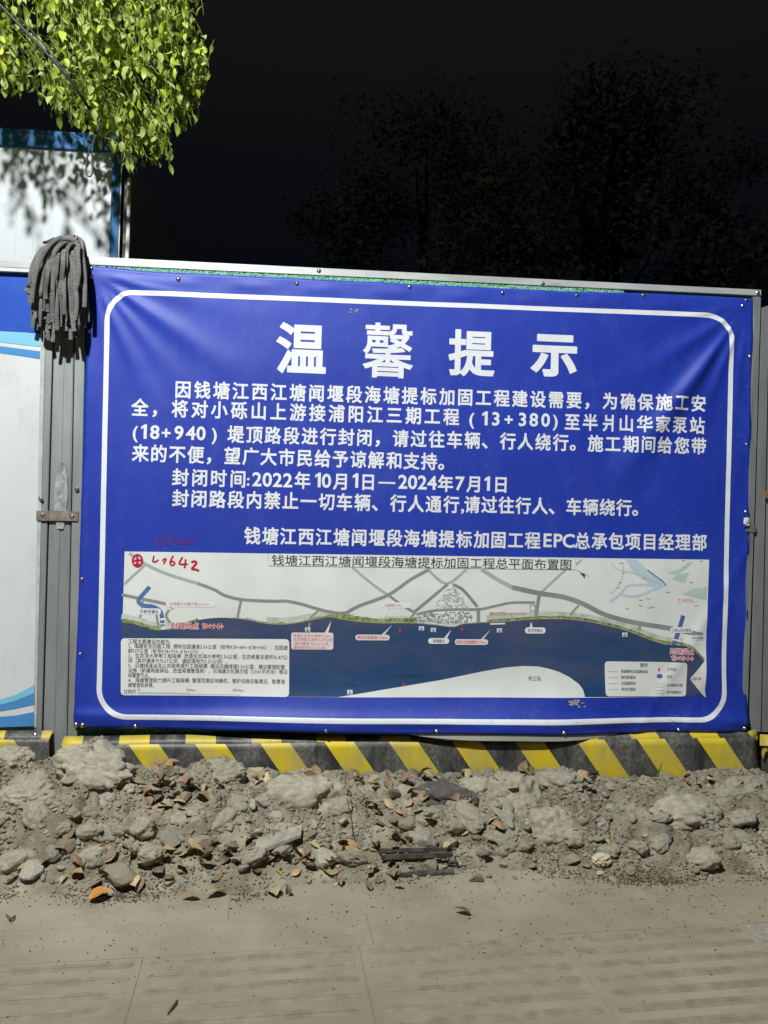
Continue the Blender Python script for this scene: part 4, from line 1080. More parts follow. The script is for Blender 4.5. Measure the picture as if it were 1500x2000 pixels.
EW = sorted((atz(x, y).x, atz(x, y).y) for x, y in EDGE)
def edge(x):
    for (a, h), (b, g) in zip(EW, EW[1:]):
        if a <= x <= b: return h+(g-h)*(x-a)/(b-a)
    return EW[0][1] if x < EW[0][0] else EW[-1][1]
def bumpsc(x, y, s, seed):
    d = noise.voronoi(Vector((x/s, y/s, seed)))[0][0]; return max(0, 1-(d*1.25)**2)
def mound(x, y, fine=True):
    c = crest(x); ey = edge(x)+.03*noise.noise(Vector((x*7, 2, 0)))
    if y > -.16: base = c
    else:
        t = (y-ey)/(-.16-ey)
        base = -.012+(c+.012)*(t**.85 if t > 0 else 0) if t > 0 else t*.06-.012
        tt = max(0, min(1, t)); base += .035*math.sin(tt*math.pi)
        if t > 0:
            amp = min(1, t*4)*min(1, (-.10-y)/.12 if y < -.10 else 0)
            base += amp*(.030*noise.noise(Vector((x*4.5, y*5, 1)))+.045*(bumpsc(x, y, .12, 3.3)-.45)+.010)
    if fine and y < -.05:
        t = max(0, min(1, (y-ey)/.25))
        base += t*(.026*(bumpsc(x, y, .052, 1.1)-.5)+.013*(bumpsc(x, y, .023, 6.1)-.4)+.004*noise.noise(Vector((x*70, y*70, 0)))+.008*noise.noise(Vector((x*22, y*22, 5))))
    return base
def hit(px, py):
    d = (fw+rt*((px-750)/F)+up*((1000-py)/F)).normalized(); p = CAM+d*2.0
    for _ in range(700):
        p = p+d*.004
        if p.y > -.1 or p.z < max(mound(p.x, p.y, False), 0): break
    return p
MX0, MX1, MY0, MY1 = -1.1, 3.9, -.98, -.07
st = .0068
nx = int((MX1-MX0)/st); ny = int((MY1-MY0)/st)
vs = []
for j in range(ny+1):
    y = MY0+(MY1-MY0)*j/ny
    for i in range(nx+1):
        x = MX0+(MX1-MX0)*i/nx; vs.append((x, y, mound(x, y)))
fs = []
for j in range(ny):
    for i in range(nx):
        k = j*(nx+1)+i
        if max(vs[k][2], vs[k+1][2], vs[k+nx+1][2], vs[k+nx+2][2]) > -.02: fs.append((k, k+1, k+nx+2, k+nx+1))
me = mesh('spoil_heap', vs, fs, True)
heap = link('spoil_heap', me, SOIL); tag(heap, kind='structure')
# extra soil further out left and right, and under the hoarding
link('soil_bank', box_mesh('soil_bank', -8, 9, -.07, 1.0, -.1, .02), SOIL, heap)

# ---- stones
def rockmesh(seed, sub=3, amp=.42, fr=1.3, rough=.10, flat=.75):
    bm = bmesh.new(); bmesh.ops.create_icosphere(bm, subdivisions=sub, radius=1)
    rnd = random.Random(seed)
    cuts = [(Vector((rnd.uniform(-1,1), rnd.uniform(-1,1), rnd.uniform(-1,1))).normalized(), rnd.uniform(.5,.85)) for _ in range(9)]
    sc = Vector((rnd.uniform(.85,1.25), rnd.uniform(.7,1.0), flat*rnd.uniform(.75,1.1)))
    for v in bm.verts:
        p = v.co.normalized()
        for n, d in cuts:
            q = p.dot(n)
            if q > d: p = p-n*(q-d)*.95
        p = p*(1+rough*noise.noise(p*4+Vector((seed, 0, 0)))+rough*.6*noise.noise(p*10+Vector((0, seed, 0))))
        v.co = Vector((p.x*sc.x, p.y*sc.y, p.z*sc.z))
    me = bpy.data.meshes.new('stone'); bm.to_mesh(me); bm.free(); return me
ROCKS = []
for i in range(14):
    for m_ in (ROCK_G, ROCK_B):
        me = rockmesh(i*7+1, 3 if i < 7 else 2); me.materials.append(m_); me.name = 'stone'; ROCKS.append(me)
RD = rockmesh(91, 4); RD.materials.append(ROCK_D)
def lump(seed, m, sub=5):
    """clod of dried clay or broken concrete with a crumbly skin"""
    bm = bmesh.new(); bmesh.ops.create_icosphere(bm, subdivisions=sub, radius=1)
    for v in bm.verts:
        n = v.co.normalized(); s0 = Vector((seed*3.1, seed, -seed))
        d = 1+.30*noise.noise(n*1.3+s0)+.16*noise.noise(n*3.1+s0)
        d += .15*(max(0, 1-(noise.voronoi(n*3.6+s0)[0][0]*1.2)**2)-.5)+.085*(max(0, 1-(noise.voronoi(n*9+s0)[0][0]*1.2)**2)-.5)+.075*noise.noise(n*15+s0)+.05*abs(noise.noise(n*30+s0))
        v.co = n*d
    me = bpy.data.meshes.new('lump'); bm.to_mesh(me); bm.free()
    me.polygons.foreach_set('use_smooth', [True]*len(me.polygons)); me.materials.append(m); return me
LUMPS = [ # photo px centre, half sizes in metres (x, depth, z), material, label
 (585,1568,.20,.13,.125,CLOD,'broad rounded slab of crumbly concrete in the middle of the heap under the banner'),
 (872,1556,.150,.09,.068,ROCK_D,'dark grey purple chunk of broken concrete lying just under the striped board'),
 (1010,1560,.125,.11,.12,CLOD,'tall pale crumbly lump right of the dark chunk at the top of the heap'),
 (1078,1625,.115,.09,.10,CLOD,'large pale rounded clod at the right foot of the rubble, beside bare soil'),
 (985,1650,.075,.06,.062,CLOD,'pale blocky concrete piece at the heap foot right of the metal strip'),
 (180,1500,.16,.12,.085,CLOD,'peaked clay clod piled against the left post'),
 (425,1512,.105,.08,.062,CLOD,'crumbly grey clod against the striped board, above the patch of dead leaves'),
 (210,1555,.13,.09,.06,CLOD,'flat pale clay slab on the left part of the heap'),
 (15,1482,.09,.08,.055,CLOD,'dark crumbly clod at the left photo edge below the short striped board'),
 (1350,1595,.17,.11,.075,CLOD,'long smooth clay ridge on the right half of the heap'),
 (1100,1530,.11,.09,.055,CLOD,'rounded clay mound touching the board left of the grass blade'),
 (1450,1545,.14,.10,.07,CLOD,'clay clod under the board at the far right'),
 (830,1600,.060,.05,.048,CLOD,'knobbly grey lump under the left end of the dark chunk'),
 (725,1548,.042,.04,.032,CLOD,'pale knobbly stone left of the dark chunk'),
 (45,1560,.13,.10,.06,CLOD,'weathered clay clod low on the far left of the heap'),
]
for k, (px, py, a, b, c, m_, lab) in enumerate(LUMPS):
    p = hit(px, py)
    o = link('rubble_lump', lump(k+2.3, m_), None, None, (p.x, min(p.y+b*.55, -.085-b*.8), max(p.z, .0)-c*.30))
    o.scale = (a, b, c); o.rotation_euler = (random.uniform(-.2,.2), random.uniform(-.2,.2), random.uniform(-.3,.3)); tag(o, lab, 'rubble')
BIGST = [(335,1645,.042,'pale angular stone low in the heap, left of centre, among brown leaves'),(235,1718,.060,'long flat grey stone lying at the left foot of the heap'),
 (632,1682,.058,'angular grey stone in front of the heap, under the slate plank end'),(770,1707,.030,'small ragged pale stone right against the left end of the metal strip'),
 (512,1572,.036,'pale broken stone left of the broad concrete slab'),(390,1650,.040,'rounded tan stone at mid height left of centre'),(100,1670,.045,'rounded brown grey stone at the lower left of the heap'),
 (128,1655,.040,'grey wedge stone beside the rounded brown one at lower left'),(330,1725,.022,'pale cube shaped stone at the foot of the heap, left'),(885,1540+110,.030,'stubby grey stone above the round metal ring'),
 (1305,1634,.026,'dark rounded pebble standing proud on the bare soil slope'),(1425,1678,.017,'pale egg shaped pebble with a shadow at the lower right'),(1115,1683,.038,'flat pale stone beside the crumpled paper'),
 (1265,1700,.014,'tiny pale pebble at the pavement edge right of the paper'),(1200,1585,.032,'pale stone half buried in the soil right of the large clod'),(925,1566,.045,'pale wedge of stone right of the dark chunk'),
 (60,1705,.050,'broad brown stone near the lower left photo corner of the heap'),(455,1655,.03,'grey stone right of centre-left leaves, low on the heap'),(540,1600,.03,'light stone tucked under the broad concrete slab')]
stn = []
for k, (px, py, r, lab) in enumerate(BIGST):
    p = hit(px, py); me = RD if 'dark' in lab else ROCKS[(k*3) % 14]
    o = link('stone', me, None, None, (p.x, p.y, max(p.z, 0)+r*.25)); o.scale = (r*1.1, r, r*1.0); o.rotation_euler = (random.uniform(-.4,.4), random.uniform(-.4,.4), random.uniform(0,6)); tag(o, lab, 'stone'); stn.append((p.x, p.y, r))
CLM = [lump(31.7+7.3*q_, CLOD, 4) for q_ in range(12)]
rnd = random.Random(6)
def zone(px):
    return 'the left third of the heap' if px < 330 else ('the middle of the heap' if px < 780 else ('the heap beside the big pale clods' if px < 1130 else 'the sandy right part of the heap'))
for px, py, a_, b_, c_, m_, lab in LUMPS:
    p = hit(px, py); stn.append((p.x, p.y, a_*.45))
nc = 0
while nc < 46:
    px = rnd.uniform(-10, 1500); py = rnd.uniform(1525, 1690)
    p = hit(px, py)
    if p.y > -.17: continue
    r = rnd.uniform(.024, .058)
    if any(math.hypot(p.x-a, p.y-b) < (r+c)*.75 for a, b, c in stn): continue
    nc += 1; stn.append((p.x, p.y, r*.8))
    o = link('clod', CLM[nc % 12], None, None, (p.x, p.y, max(mound(p.x, p.y), 0)-r*.18)); o.scale = (r*rnd.uniform(1.1, 1.7), r, r*rnd.uniform(.6, .85)); o.rotation_euler = (rnd.uniform(-.5,.5), rnd.uniform(-.5,.5), rnd.uniform(0, 6))
    sz = 'palm sized' if r < .042 else 'broad'
    tag(o, '%s crumbly clod of dry clay on %s' % (sz, zone(px)), 'clod', '%s clay clods on %s' % (sz, zone(px)))
rnd = random.Random(5)
cnt = 0
while cnt < 285:
    px = rnd.choice([rnd.uniform(-10, 1130)]*7+[rnd.uniform(1130, 1510)]*2); py = rnd.triangular(1525, 1728, 1665)
    p = hit(px, py)
    if p.y > -.13: continue
    r = .007+.024*rnd.random()**2.0
    if px > 1130: r *= .7
    if any(math.hypot(p.x-a, p.y-b) < (r+c)*.8 for a, b, c in stn): continue
    stn.append((p.x, p.y, r)); cnt += 1
    dk = rnd.randrange(28)
    o = link('stone', ROCKS[dk], None, None, (p.x, p.y, max(mound(p.x, p.y), 0)+r*.30)); s_ = r*rnd.uniform(.85, 1.25)
    o.scale = (s_*rnd.uniform(.9, 1.4), s_, s_*rnd.uniform(.8, 1.1)); o.rotation_euler = (rnd.uniform(-.6,.6), rnd.uniform(-.6,.6), rnd.uniform(0, 6.3))
    sz = ('small' if r < .017 else 'large')+(' grey' if dk % 2 == 0 else ' brown')
    tag(o, '%s broken stone lying loose on %s' % (sz, zone(px)), 'stone', '%s stones on %s' % (sz, zone(px)))
# fine gravel, joined
base = bmesh.new(); bmesh.ops.create_icosphere(base, subdivisions=1, radius=1); bv = [v.co.copy() for v in base.verts]; bf = [tuple(v.index for v in f.verts) for f in base.faces]; base.free()
vs = []; fs = []; mi = []
for k in range(30000):
    x = rnd.uniform(-.9, 3.7); y = rnd.uniform(edge(x)-.0, -.12); r = .0022+.0095*rnd.random()**2.4
    if noise.noise(Vector((x*3, y*4, 8))) < rnd.uniform(-.6, .3): continue
    if y < edge(x)+.04: r *= .6
    c = Vector((x, y, mound(x, y)+r*.35)); q = Matrix.Rotation(rnd.uniform(0, 6), 3, Vector((rnd.random(), rnd.random(), rnd.random()+.1)).normalized()); b0 = len(vs)
    s3 = (rnd.uniform(.7,1.4), rnd.uniform(.6,1), rnd.uniform(.5,.9)); j3 = [rnd.uniform(.75, 1.15) for _ in bv]
    vs += [c+q @ Vector((v.x*s3[0]*j, v.y*s3[1]*j, v.z*s3[2]*j))*r for v, j in zip(bv, j3)]; fs += [tuple(b0+i for i in f) for f in bf]; mi += [rnd.choice((0, 0, 1, 2))]*len(bf)
g = link('gravel', mesh('gravel', vs, fs, False, mi), [ROCK_G, SOIL, ROCK_B]); tag(g, kind='stuff'); g['label'] = 'fine gravel and crumbs of soil strewn over the heap'

# ---- fallen leaves
def leaf_mesh(name, L, W, cup, curl, seed, tip=1.6, stem=True):
    rnd = random.Random(seed); n = 8; vs = []; fs = []
    for i in range(n+1):
        t = i/n; w = W*math.sin(math.pi*t**.82)**.85*(1 if t < .75 else max(.05, 1-((t-.75)/.25)**tip*.6))
        if i == 0: w = W*.02
        if i == n: w = 0.0005
        z = curl*math.sin(t*math.pi)*L-.3*curl*L*t
        wob = rnd.uniform(-.05, .05)*W
        for s_, c in ((-1, cup), (-.5, cup*.35), (0, 0), (.5, cup*.35), (1, cup)):
            vs.append((s_*w+wob, t*L, z+c*w+rnd.uniform(-.04, .04)*W*abs(s_)))
    for i in range(n):
        for k in range(4): a = i*5+k; fs.append((a, a+1, a+6, a+5))
    if stem:
        b = len(vs); r = .0009
        vs += [(-r, 0, 0), (r, 0, 0), (r*.8, -L*.3, -.002), (-r*.8, -L*.3, -.002)]; fs.append((b, b+3, b+2, b+1))
    return mesh(name, vs, fs, True)
DRY = []
for k in range(6):
    for m_ in LEAF_DRY:
        me = leaf_mesh('leaf', .062, .019, (.15, .45, -.3, .75, .3, -.5)[k], (.12, .2, -.15, .28, .05, .22)[k], k*5+1); me.materials.append(m_); DRY.append(me)
rnd = random.Random(12)
def leafzone(px, py):
    if py < 1560: return 'along the board' if px > 480 else 'in the drift below the left end of the board'
    return 'at the foot of the heap, left' if px < 420 else ('at the foot of the heap below the slate plank' if px < 760 else 'among the stones right of centre')
spots = []
for _ in range(48): spots.append((rnd.gauss(325, 40), rnd.gauss(1545, 28)))
for _ in range(46): spots.append((rnd.uniform(480, 1450), rnd.uniform(1522, 1542)))
for _ in range(50): spots.append((rnd.uniform(120, 480), rnd.triangular(1600, 1745, 1700)))
for _ in range(46): spots.append((rnd.uniform(480, 780), rnd.triangular(1620, 1735, 1700)))
for _ in range(38): spots.append((rnd.uniform(700, 1000), rnd.uniform(1560, 1690)))
for _ in range(12): spots.append((rnd.uniform(0, 140), rnd.uniform(1640, 1740)))
for _ in range(9): spots.append((rnd.gauss(1030, 20), rnd.gauss(1545, 16)))
for px, py in spots:
    p = hit(px, py)
    z = max(mound(p.x, p.y), 0)+.002+rnd.random()*.009
    dk = rnd.randrange(24); lk = ('tan', 'dark brown', 'pale', 'russet')[dk % 4]
    o = link('fallen_leaf', DRY[dk], None, None, (p.x, min(p.y, -.10), z)); s_ = rnd.uniform(.62, 1.15); o.scale = (s_*rnd.uniform(.9, 1.4), s_, s_*.8)
    o.rotation_euler = (rnd.uniform(.1, .7)+(.1 if py < 1700 else -.3), rnd.uniform(-.35, .35), rnd.uniform(0, 6.3))
    tag(o, '%s dead leaf lying %s' % (lk, leafzone(px, py)), 'leaf', '%s dead leaves %s' % (lk, leafzone(px, py)))
def oneleaf(px, py, me, s_, rot, lab, zoff=.006):
    p = hit(px, py); o = link('fallen_leaf', me, None, None, (p.x, p.y, max(mound(p.x, p.y), 0)+zoff)); o.scale = (s_,)*3; o.rotation_euler = rot; tag(o, lab, 'leaf'); return o
mo = leaf_mesh('leaf', .078, .031, .18, .12, 77); mo.materials.append(LEAF_OR); oneleaf(172,1764, mo, 1.0, (.30, .05, -1.15), 'bright orange leaf on the pavement at the left foot of the heap', .012)
mg = leaf_mesh('leaf', .045, .012, .3, .1, 78); mg.materials.append(LEAF_YG)
oneleaf(550,1712, mg, 1.0, (.3, .1, .9), 'small pale green leaf below the slate plank'); oneleaf(1129,1629, mg, .8, (.5, .2, 2.2), 'yellow green leaf beside the large pale clod'); oneleaf(1192,1656, mg, .8, (.4, 0, .4), 'yellow green leaf on the bare soil'); oneleaf(1078,1678, mg, .9, (.6, .1, .2), 'yellow green leaf under the large pale clod'); oneleaf(25,1547, mg, .9, (.6, .1, 1.2), 'green leaf on the clay at the far left')
oneleaf(920,1790, DRY[17], 1.0, (.25, .25, 1.4), 'lone brown leaf with a shadow on the bare pavement right of centre', .010)
oneleaf(532,1738, DRY[2], 1.35, (.15, .1, 3.4), 'broad pale tan leaf flat on the pavement edge below the heap', .006)
oneleaf(560,1752, DRY[13], .6, (1.2, .2, .3), 'dark upright leaf fragment on the pavement below the heap', .006)
oneleaf(725,1742, DRY[3], .8, (.4, .2, .6), 'russet leaf on the pavement edge in front of the metal strip', .006)
oneleaf(790,1737, DRY[2], .7, (.2, .1, 1.5), 'pale half buried leaf on the pavement below the metal strip', .004)
oneleaf(440,1748, DRY[2], 1.3, (.2, .3, 2.2), 'pale folded leaf lying on the pavement edge, left of centre', .008)
oneleaf(390,1758, DRY[0], 1.1, (.2, .2, 1.7), 'tan leaf lying on the pavement just left of the pale folded leaf', .006)
oneleaf(268,1748, DRY[13], 1.1, (.5, .2, .6), 'dark brown leaf standing on edge at the pavement edge, right of the orange leaf', .006)

# ---- scrap on the heap
def rig(name, lab, cat, pts, r, m, n=8, flat=None):
    o = link(name, tube_mesh(name, pts, r, n, True, flat), m); tag(o, lab, cat); return o
a = hit(738, 1683); b = hit(893, 1693)
scrap = empty('metal_scrap', (a+b)/2, 'folded dark metal strip with a round ring end lying at the pavement edge', 'scrap metal')
def bar3(name, p, q, w, h, m, parent):
    d = (q-p).normalized(); s_ = d.cross(Vector((0, 0, 1))).normalized()*w; u = Vector((0, 0, h))
    return link(name, slab_mesh(name, [p-s_, q-s_, q-s_+u, p-s_+u], [p+s_, q+s_, q+s_+u, p+s_+u], .0008), m, parent)
BLK = mat('black_strip', (.035,.035,.036), (.09,.085,.075), scale=30, rough=.55, dirt=(.2,.18,.14), dirt_amt=.7, dscale=20)
def up3(p, z): return Vector((p.x, p.y, z))
z0 = max(a.z, 0)+.002
bar3('upper_bar', up3(hit(740, 1676), z0+.028), up3(hit(872, 1688), z0+.020), .004, .016, BLK, scrap)
bar3('lower_bar', up3(hit(744, 1690), z0+.010), up3(hit(884, 1698), z0+.004), .004, .018, BLK, scrap)
bar3('base_bar', up3(hit(748, 1702), .004), up3(hit(886, 1706), .002), .014, .010, BLK, scrap)
rc = up3(hit(885, 1696), .022)
link('ring', tube_mesh('ring', [rc+Vector((.017*math.cos(R(t)), -.012*math.sin(R(t))*.5, .015*math.sin(R(t)))) for t in range(0, 361, 24)], .0055, 8), BLK, scrap)
p1 = hit(498, 1672); p2 = hit(588, 1640)
d = (p2-p1); s_ = Vector((0, .035, .035))
o = link('slate_plank', slab_mesh('slate_plank', [p1+Vector((0,-.03,.012)), p2+Vector((0,-.03,.02)), p2+Vector((0,-.028,.032)), p1+Vector((0,-.028,.028))], [p1+s_+Vector((0,0,.0)), p2+s_, p2+s_+Vector((0,0,.012)), p1+s_+Vector((0,0,.014))], .001), ROCK_G); tag(o, 'narrow grey slate strip tilted on the heap, dark gap under it', 'slate')
o = crumple('crumpled_tissue', hit(1175, 1690)+Vector((0, 0, .022)), .034, PAPER, 12, (1.2, .8, .8), 4, .38, 1.8); tag(o, 'crumpled cream tissue lying at the pavement edge right of centre', 'tissue')
o = crumple('paper_scrap', hit(1172, 1708)+Vector((0, 0, .006)), .014, PAPER, 15, (1.2, .8, .6), 3, .8); tag(o, 'tiny cream paper scrap just in front of the crumpled tissue', 'paper')
rig('twig', 'short dark forked twig lying on the tactile paving', 'twig', [atz(327,1981,.004), atz(333,1972,.006), atz(341,1962,.007), atz(346,1954,.006)], [.0015,.003,.0045,.003], TWIG, 7)
rig('twig', 'small dark curled twig on the pavement at the left photo edge', 'twig', [atz(12,1786,.004), atz(20,1795,.012), atz(24,1793,.012), atz(30,1788,.006)], [.002,.004,.004,.002], TWIG, 7)
rig('twig', 'thin dark upright stem leaning on the broad concrete slab', 'twig', [hit(677,1565)+Vector((0,-.04,.03)), hit(682,1590)+Vector((0,-.05,.02)), hit(690,1640)+Vector((0,-.03,.02))], .0016, TWIG, 6)
rig('dry_stem', 'curved dry stem lying on the right half of the soil', 'stem', [hit(1190,1600)+Vector((0,-.01,.012)), hit(1186,1625)+Vector((0,-.01,.014)), hit(1190,1650)+Vector((0,-.01,.01))], .0013, TWIG, 6)
rig('dry_stem', 'small forked dry sprout standing in the lower right soil', 'stem', [hit(1345,1668), hit(1347,1650)+Vector((0,-.01,.03)), hit(1344,1640)+Vector((0,-.01,.04))], .0012, TWIG, 6)
# grass blade at the board
b0 = at(1277, 1534, -.12)
vs = []; fs = []
for x, y, w in ((1276,1535,.004),(1281,1522,.0055),(1286,1508,.005),(1291,1496,.003),(1295,1486,.0003)):
    p = at(x, y, -.12); vs += [p+Vector((-w, 0, 0)), p+Vector((0, -.002, 0)), p+Vector((w, 0, 0))]
for i in range(4):
    k = i*3; fs += [(k, k+1, k+4, k+3), (k+1, k+2, k+5, k+4)]
o = link('grass_blade', mesh('grass_blade', vs, fs, True), WEED); tag(o, 'single green grass blade standing against the striped board, right of centre', 'weed')

# dark seeds and grit over the pavement
vs = []; fs = []
rnd = random.Random(8)
k = 0
while k < 850:
    px = rnd.uniform(-20, 1520); py = 1700+abs(rnd.gauss(0, 90)); 
    if py > 2010: continue
    p = atz(px, py, .001)
    if p.y > edge(p.x)-.0: continue
    if noise.noise(Vector((p.x*2.2, p.y*4, 0))) < rnd.uniform(-.35, .4): continue
    k += 1
    r = .0008+.0022*rnd.random()**2; el = rnd.uniform(1, 2.4); a = rnd.uniform(0, 3.14); q = Matrix.Rotation(a, 3, 'Z'); b0 = len(vs)
    vs += [p+q @ Vector((v.x*r*el, v.y*r, v.z*r*.7)) for v in bv]; fs += [tuple(b0+i for i in f) for f in bf]
g = link('seed_litter', mesh('seed_litter', vs, fs), SPECK); tag(g, kind='stuff'); g['label'] = 'dark fallen seeds and grit scattered over the pavement'
# damp dark soil fringe
vs = []; fs = []
k = 0
while k < 3600:
    x = rnd.uniform(-.9, 3.6); y = edge(x)+rnd.gauss(.004, .032)
    if noise.noise(Vector((x*3.5, y*5, 21))) < rnd.uniform(-.25, .45): continue
    if not (x < 1.0 or 1.9 < x < 2.9 or rnd.random() < .35): continue
    k += 1; r = rnd.uniform(.0012, .0042); p = Vector((x, y, max(mound(x, y), 0)+r*.3)); q = Matrix.Rotation(rnd.uniform(0, 3), 3, 'Z'); b0 = len(vs)
    vs += [p+q @ Vector((v.x*r*1.5, v.y*r, v.z*r*.6)) for v in bv]; fs += [tuple(b0+i for i in f) for f in bf]
g = link('soil_crumbs', mesh('soil_crumbs', vs, fs), mat('dark_damp_soil', (.055,.036,.022), (.085,.06,.038), scale=40, rough=.95)); tag(g, kind='stuff'); g['label'] = 'dark damp soil crumbs along the pavement edge'

# ------------------------------------------------------------ overhanging camphor tree
rnd = random.Random(31)
tree = empty('camphor_tree', (-3.6, .6, 0), 'bright green camphor tree branches hanging into the upper left corner', 'tree')
link('trunk', tube_mesh('trunk', [(-3.6, .6, -.1), (-3.55, .6, 1.6), (-3.3, .55, 3.2), (-2.9, .5, 4.6), (-2.6, .5, 6)], [.17, .15, .13, .10, .06], 12), BARK, tree)
def bez(a, b, c, n=10):
    return [a*(1-t)**2+b*2*t*(1-t)+c*t*t for t in [i/n for i in range(n+1)]]
limbs = []
for (e, Y, r) in (((150,40), .80, .014), ((300,60), .85, .012), ((60,90), .78, .010), ((250,200), .82, .008), ((350,120), .85, .008)):
    ep = at(*e, Y); s0 = Vector((-2.75, .5, 4.4)); m_ = (s0+ep)/2+Vector((0, 0, .55))
    P = bez(s0, m_, ep, 14); limbs.append(P)
    link('branch', tube_mesh('branch', P, [.035-(.035-r*.5)*i/14 for i in range(15)], 8), BARK, tree)
OUT = [(-160,-220),(395,-220),(404,-60),(398,60),(412,160),(400,190),(385,250),(355,262),(335,300),(333,325),(305,330),(262,345),(245,346),(215,328),(212,290),(185,285),(160,272),(118,240),(95,238),(80,200),(62,190),(30,200),(12,190),(0,160),(-160,130)]
def inside(x, y):
    c = False; n = len(OUT)
    for i in range(n):
        (x1, y1), (x2, y2) = OUT[i], OUT[(i+1) % n]
        if (y1 > y) != (y2 > y) and x < (x2-x1)*(y-y1)/(y2-y1)+x1: c = not c
    return c
GLF = []
for k in range(5):
    for m_ in LEAF_G:
        me = leaf_mesh('leaf', (.078,.070,.084,.066,.074)[k], (.019,.018,.021,.017,.020)[k], (.22,.45,.1,.35,-.2)[k], (.10,-.12,.16,.05,-.08)[k], 40+k, tip=1.1); me.materials.append(m_); GLF.append((me, m_))
leaves = []; twv = []; twf = []
def addtube(pts, r):
    m = tube_mesh('t', pts, r, 4, False); b = len(twv)
    twv.extend(v.co.copy() for v in m.vertices); twf.extend(tuple(b+i for i in p.vertices) for p in m.polygons); bpy.data.meshes.remove(m)
ntw = 0
while ntw < 900:
    ex = rnd.uniform(-150, 410); ey = rnd.uniform(-200, 340)
    if not inside(ex, ey): continue
    if noise.noise(Vector((ex*.012, ey*.012, 9))) < -.34 and rnd.random() < .6: continue
    ntw += 1
    Y = .50+.24*rnd.gauss(0, .8)+.25*noise.noise(Vector((ex*.018, ey*.018, 4)))
    Y += .22*sm(60, 200, ey); Y = max(.05, min(.9, Y))
    E_ = at(ex, ey, Y)
    st_ = E_+Vector((rnd.uniform(-.22, .04), rnd.uniform(-.08, .08), rnd.uniform(.14, .30)))
    P = bez(st_, E_+Vector((-.02, 0, .14)), E_, 7)
    addtube(P, [.0022-.0014*i/7 for i in range(8)])
    nl = rnd.randrange(6, 10)
    for q in range(nl):
        t = .15+.85*q/(nl-1); i = min(int(t*7), 6); p = P[i].lerp(P[i+1], t*7-i)
        az = q*2.4+rnd.uniform(-.5, .5); droop = rnd.uniform(-1.45, -.5) if q < nl-1 else -1.3
        dirv = Vector((math.cos(az)*math.cos(droop), math.sin(az)*math.cos(droop), math.sin(droop)))
        tip = p+dirv*.075
        v = tip-CAM; zz = v.dot(fw); tx = 750+F*v.dot(rt)/zz; ty = 1000-F*v.dot(up)/zz
        if ty > -100 and not inside(tx, ty) and rnd.random() < .8: continue
        leaves.append((p, dirv, rnd.choice((rnd.uniform(.38, .65), rnd.uniform(.55, .85), rnd.uniform(.7, 1.0))), rnd.randrange(15), rnd.uniform(-.9, .9)))
def leaf_mat4(p, d, s_, roll):
    y = d.normalized(); xx = y.cross(Vector((0, 0, 1)))
    xx = xx.normalized() if xx.length > .05 else Vector((1, 0, 0))
    z = xx.cross(y).normalized(); q = Matrix.Rotation(roll, 3, y)
    xx = q @ xx; z = q @ z
    m = Matrix((xx*s_, y*s_, z*s_)).transposed().to_4x4(); m.translation = p; return m
def key(l):
    v = l[0]-CAM; zz = v.dot(fw); tx = 750+F*v.dot(rt)/zz; ty = 1000-F*v.dot(up)/zz
    return l[0].y+(0 if (-5 < tx < 420 and -5 < ty < 350) else 10)
leaves.sort(key=key)
near, rest = leaves[:298], leaves[298:]
for p, d, s_, k, roll in near:
    o = bpy.data.objects.new('leaf', GLF[k][0]); COL.objects.link(o); o.parent = tree
    o.matrix_parent_inverse = WM(tree).inverted(); o.matrix_basis = leaf_mat4(p, d, s_, roll)
for mi_, m_ in enumerate(LEAF_G):
    vs = []; fs = []
    for p, d, s_, k, roll in rest:
        if k % 3 != mi_: continue
        M = leaf_mat4(p, d, s_, roll); b = len(vs); src = GLF[k][0]
        vs += [M @ v.co for v in src.vertices]; fs += [tuple(b+i for i in q.vertices) for q in src.polygons]
    tag(link('foliage', mesh('foliage', vs, fs, True), m_, tree), kind='stuff')
tag(link('twigs', mesh('twigs', twv, twf, True), LEAF_G[1], tree), kind='stuff')
print('leaves', len(leaves))

# cables
cb = [at(-60,-40,.05), at(0,10,.05), at(70,82,.06), at(110,125,.08), at(142,162,.12), at(176,215,.2)]
o = link('cable', tube_mesh('cable', cb, .007, 8), CORD); tag(o, 'thick dark cable running down into the foliage from the top left corner', 'cable')
cb = [at(-60,-62,.08), at(0,-6,.08), at(62,60,.08), at(130,140,.1), at(150,175,.14)]
o = link('cable', tube_mesh('cable', cb, .0035, 6), CORD); tag(o, 'thin dark cable just above the thick one in the top left corner', 'cable')
lp = spline([(196,240),(186,268),(176,290),(170,312),(168,335),(172,344),(178,343),(181,330),(180,300),(182,280)], 4)
o = link('hanging_cord', tube_mesh('hanging_cord', [at(x, y, .30) for x, y in lp], .0036, 7), CORD); tag(o, 'dark cord loop dangling below the green leaves in front of the cabin', 'cord')

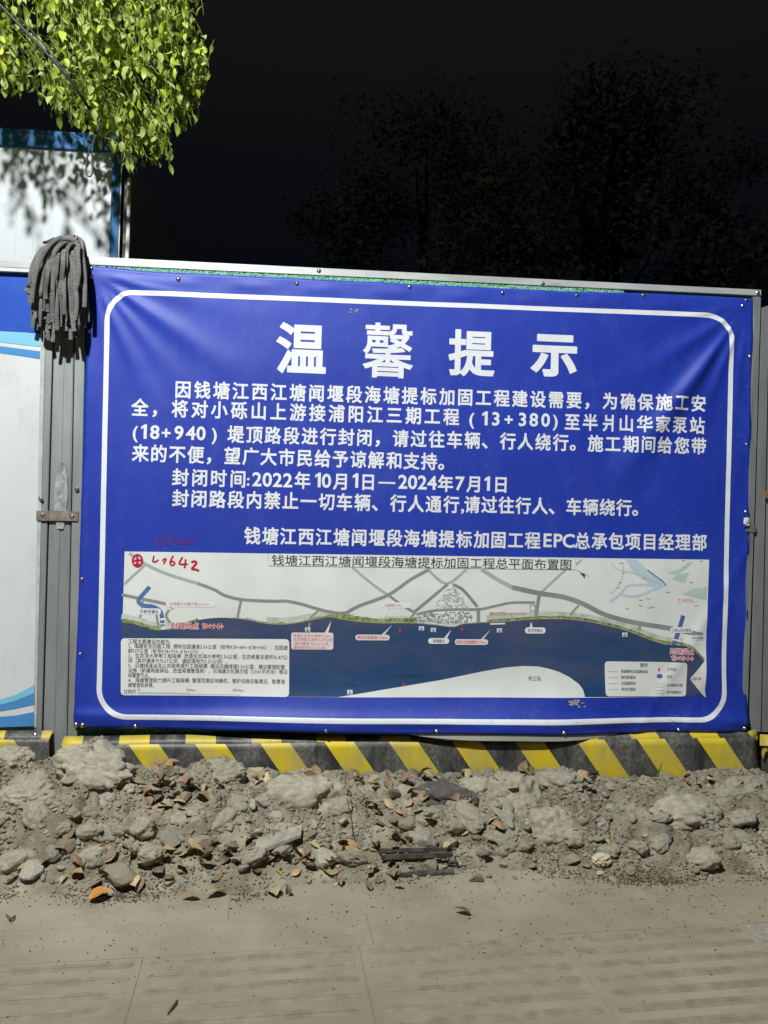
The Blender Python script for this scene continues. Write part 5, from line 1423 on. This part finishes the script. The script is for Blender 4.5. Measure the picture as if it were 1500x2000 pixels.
# ------------------------------------------------------------ street lamp that lights the place (behind the camera's left shoulder)
lamp = empty('street_lamp', (LAMP.x-1.5, LAMP.y, 0), 'grey street lamp on a curved pole, lit, standing left of the viewer', 'street lamp')
LX = LAMP.x
link('pole', tube_mesh('pole', [(LX-1.5, LAMP.y, 0), (LX-1.5, LAMP.y, 2.5), (LX-1.5, LAMP.y, 4.8), (LX-1.35, LAMP.y, 5.45), (LX-.9, LAMP.y, 5.72), (LX-.3, LAMP.y, 5.75)], [.07, .06, .05, .04, .035, .03], 12), GALV, lamp)
link('lamp_head', box_mesh('lamp_head', LX-.32, LX+.25, LAMP.y-.12, LAMP.y+.12, 5.72, 5.80, .03), GALV, lamp)

# ------------------------------------------------------------ dim trees far behind
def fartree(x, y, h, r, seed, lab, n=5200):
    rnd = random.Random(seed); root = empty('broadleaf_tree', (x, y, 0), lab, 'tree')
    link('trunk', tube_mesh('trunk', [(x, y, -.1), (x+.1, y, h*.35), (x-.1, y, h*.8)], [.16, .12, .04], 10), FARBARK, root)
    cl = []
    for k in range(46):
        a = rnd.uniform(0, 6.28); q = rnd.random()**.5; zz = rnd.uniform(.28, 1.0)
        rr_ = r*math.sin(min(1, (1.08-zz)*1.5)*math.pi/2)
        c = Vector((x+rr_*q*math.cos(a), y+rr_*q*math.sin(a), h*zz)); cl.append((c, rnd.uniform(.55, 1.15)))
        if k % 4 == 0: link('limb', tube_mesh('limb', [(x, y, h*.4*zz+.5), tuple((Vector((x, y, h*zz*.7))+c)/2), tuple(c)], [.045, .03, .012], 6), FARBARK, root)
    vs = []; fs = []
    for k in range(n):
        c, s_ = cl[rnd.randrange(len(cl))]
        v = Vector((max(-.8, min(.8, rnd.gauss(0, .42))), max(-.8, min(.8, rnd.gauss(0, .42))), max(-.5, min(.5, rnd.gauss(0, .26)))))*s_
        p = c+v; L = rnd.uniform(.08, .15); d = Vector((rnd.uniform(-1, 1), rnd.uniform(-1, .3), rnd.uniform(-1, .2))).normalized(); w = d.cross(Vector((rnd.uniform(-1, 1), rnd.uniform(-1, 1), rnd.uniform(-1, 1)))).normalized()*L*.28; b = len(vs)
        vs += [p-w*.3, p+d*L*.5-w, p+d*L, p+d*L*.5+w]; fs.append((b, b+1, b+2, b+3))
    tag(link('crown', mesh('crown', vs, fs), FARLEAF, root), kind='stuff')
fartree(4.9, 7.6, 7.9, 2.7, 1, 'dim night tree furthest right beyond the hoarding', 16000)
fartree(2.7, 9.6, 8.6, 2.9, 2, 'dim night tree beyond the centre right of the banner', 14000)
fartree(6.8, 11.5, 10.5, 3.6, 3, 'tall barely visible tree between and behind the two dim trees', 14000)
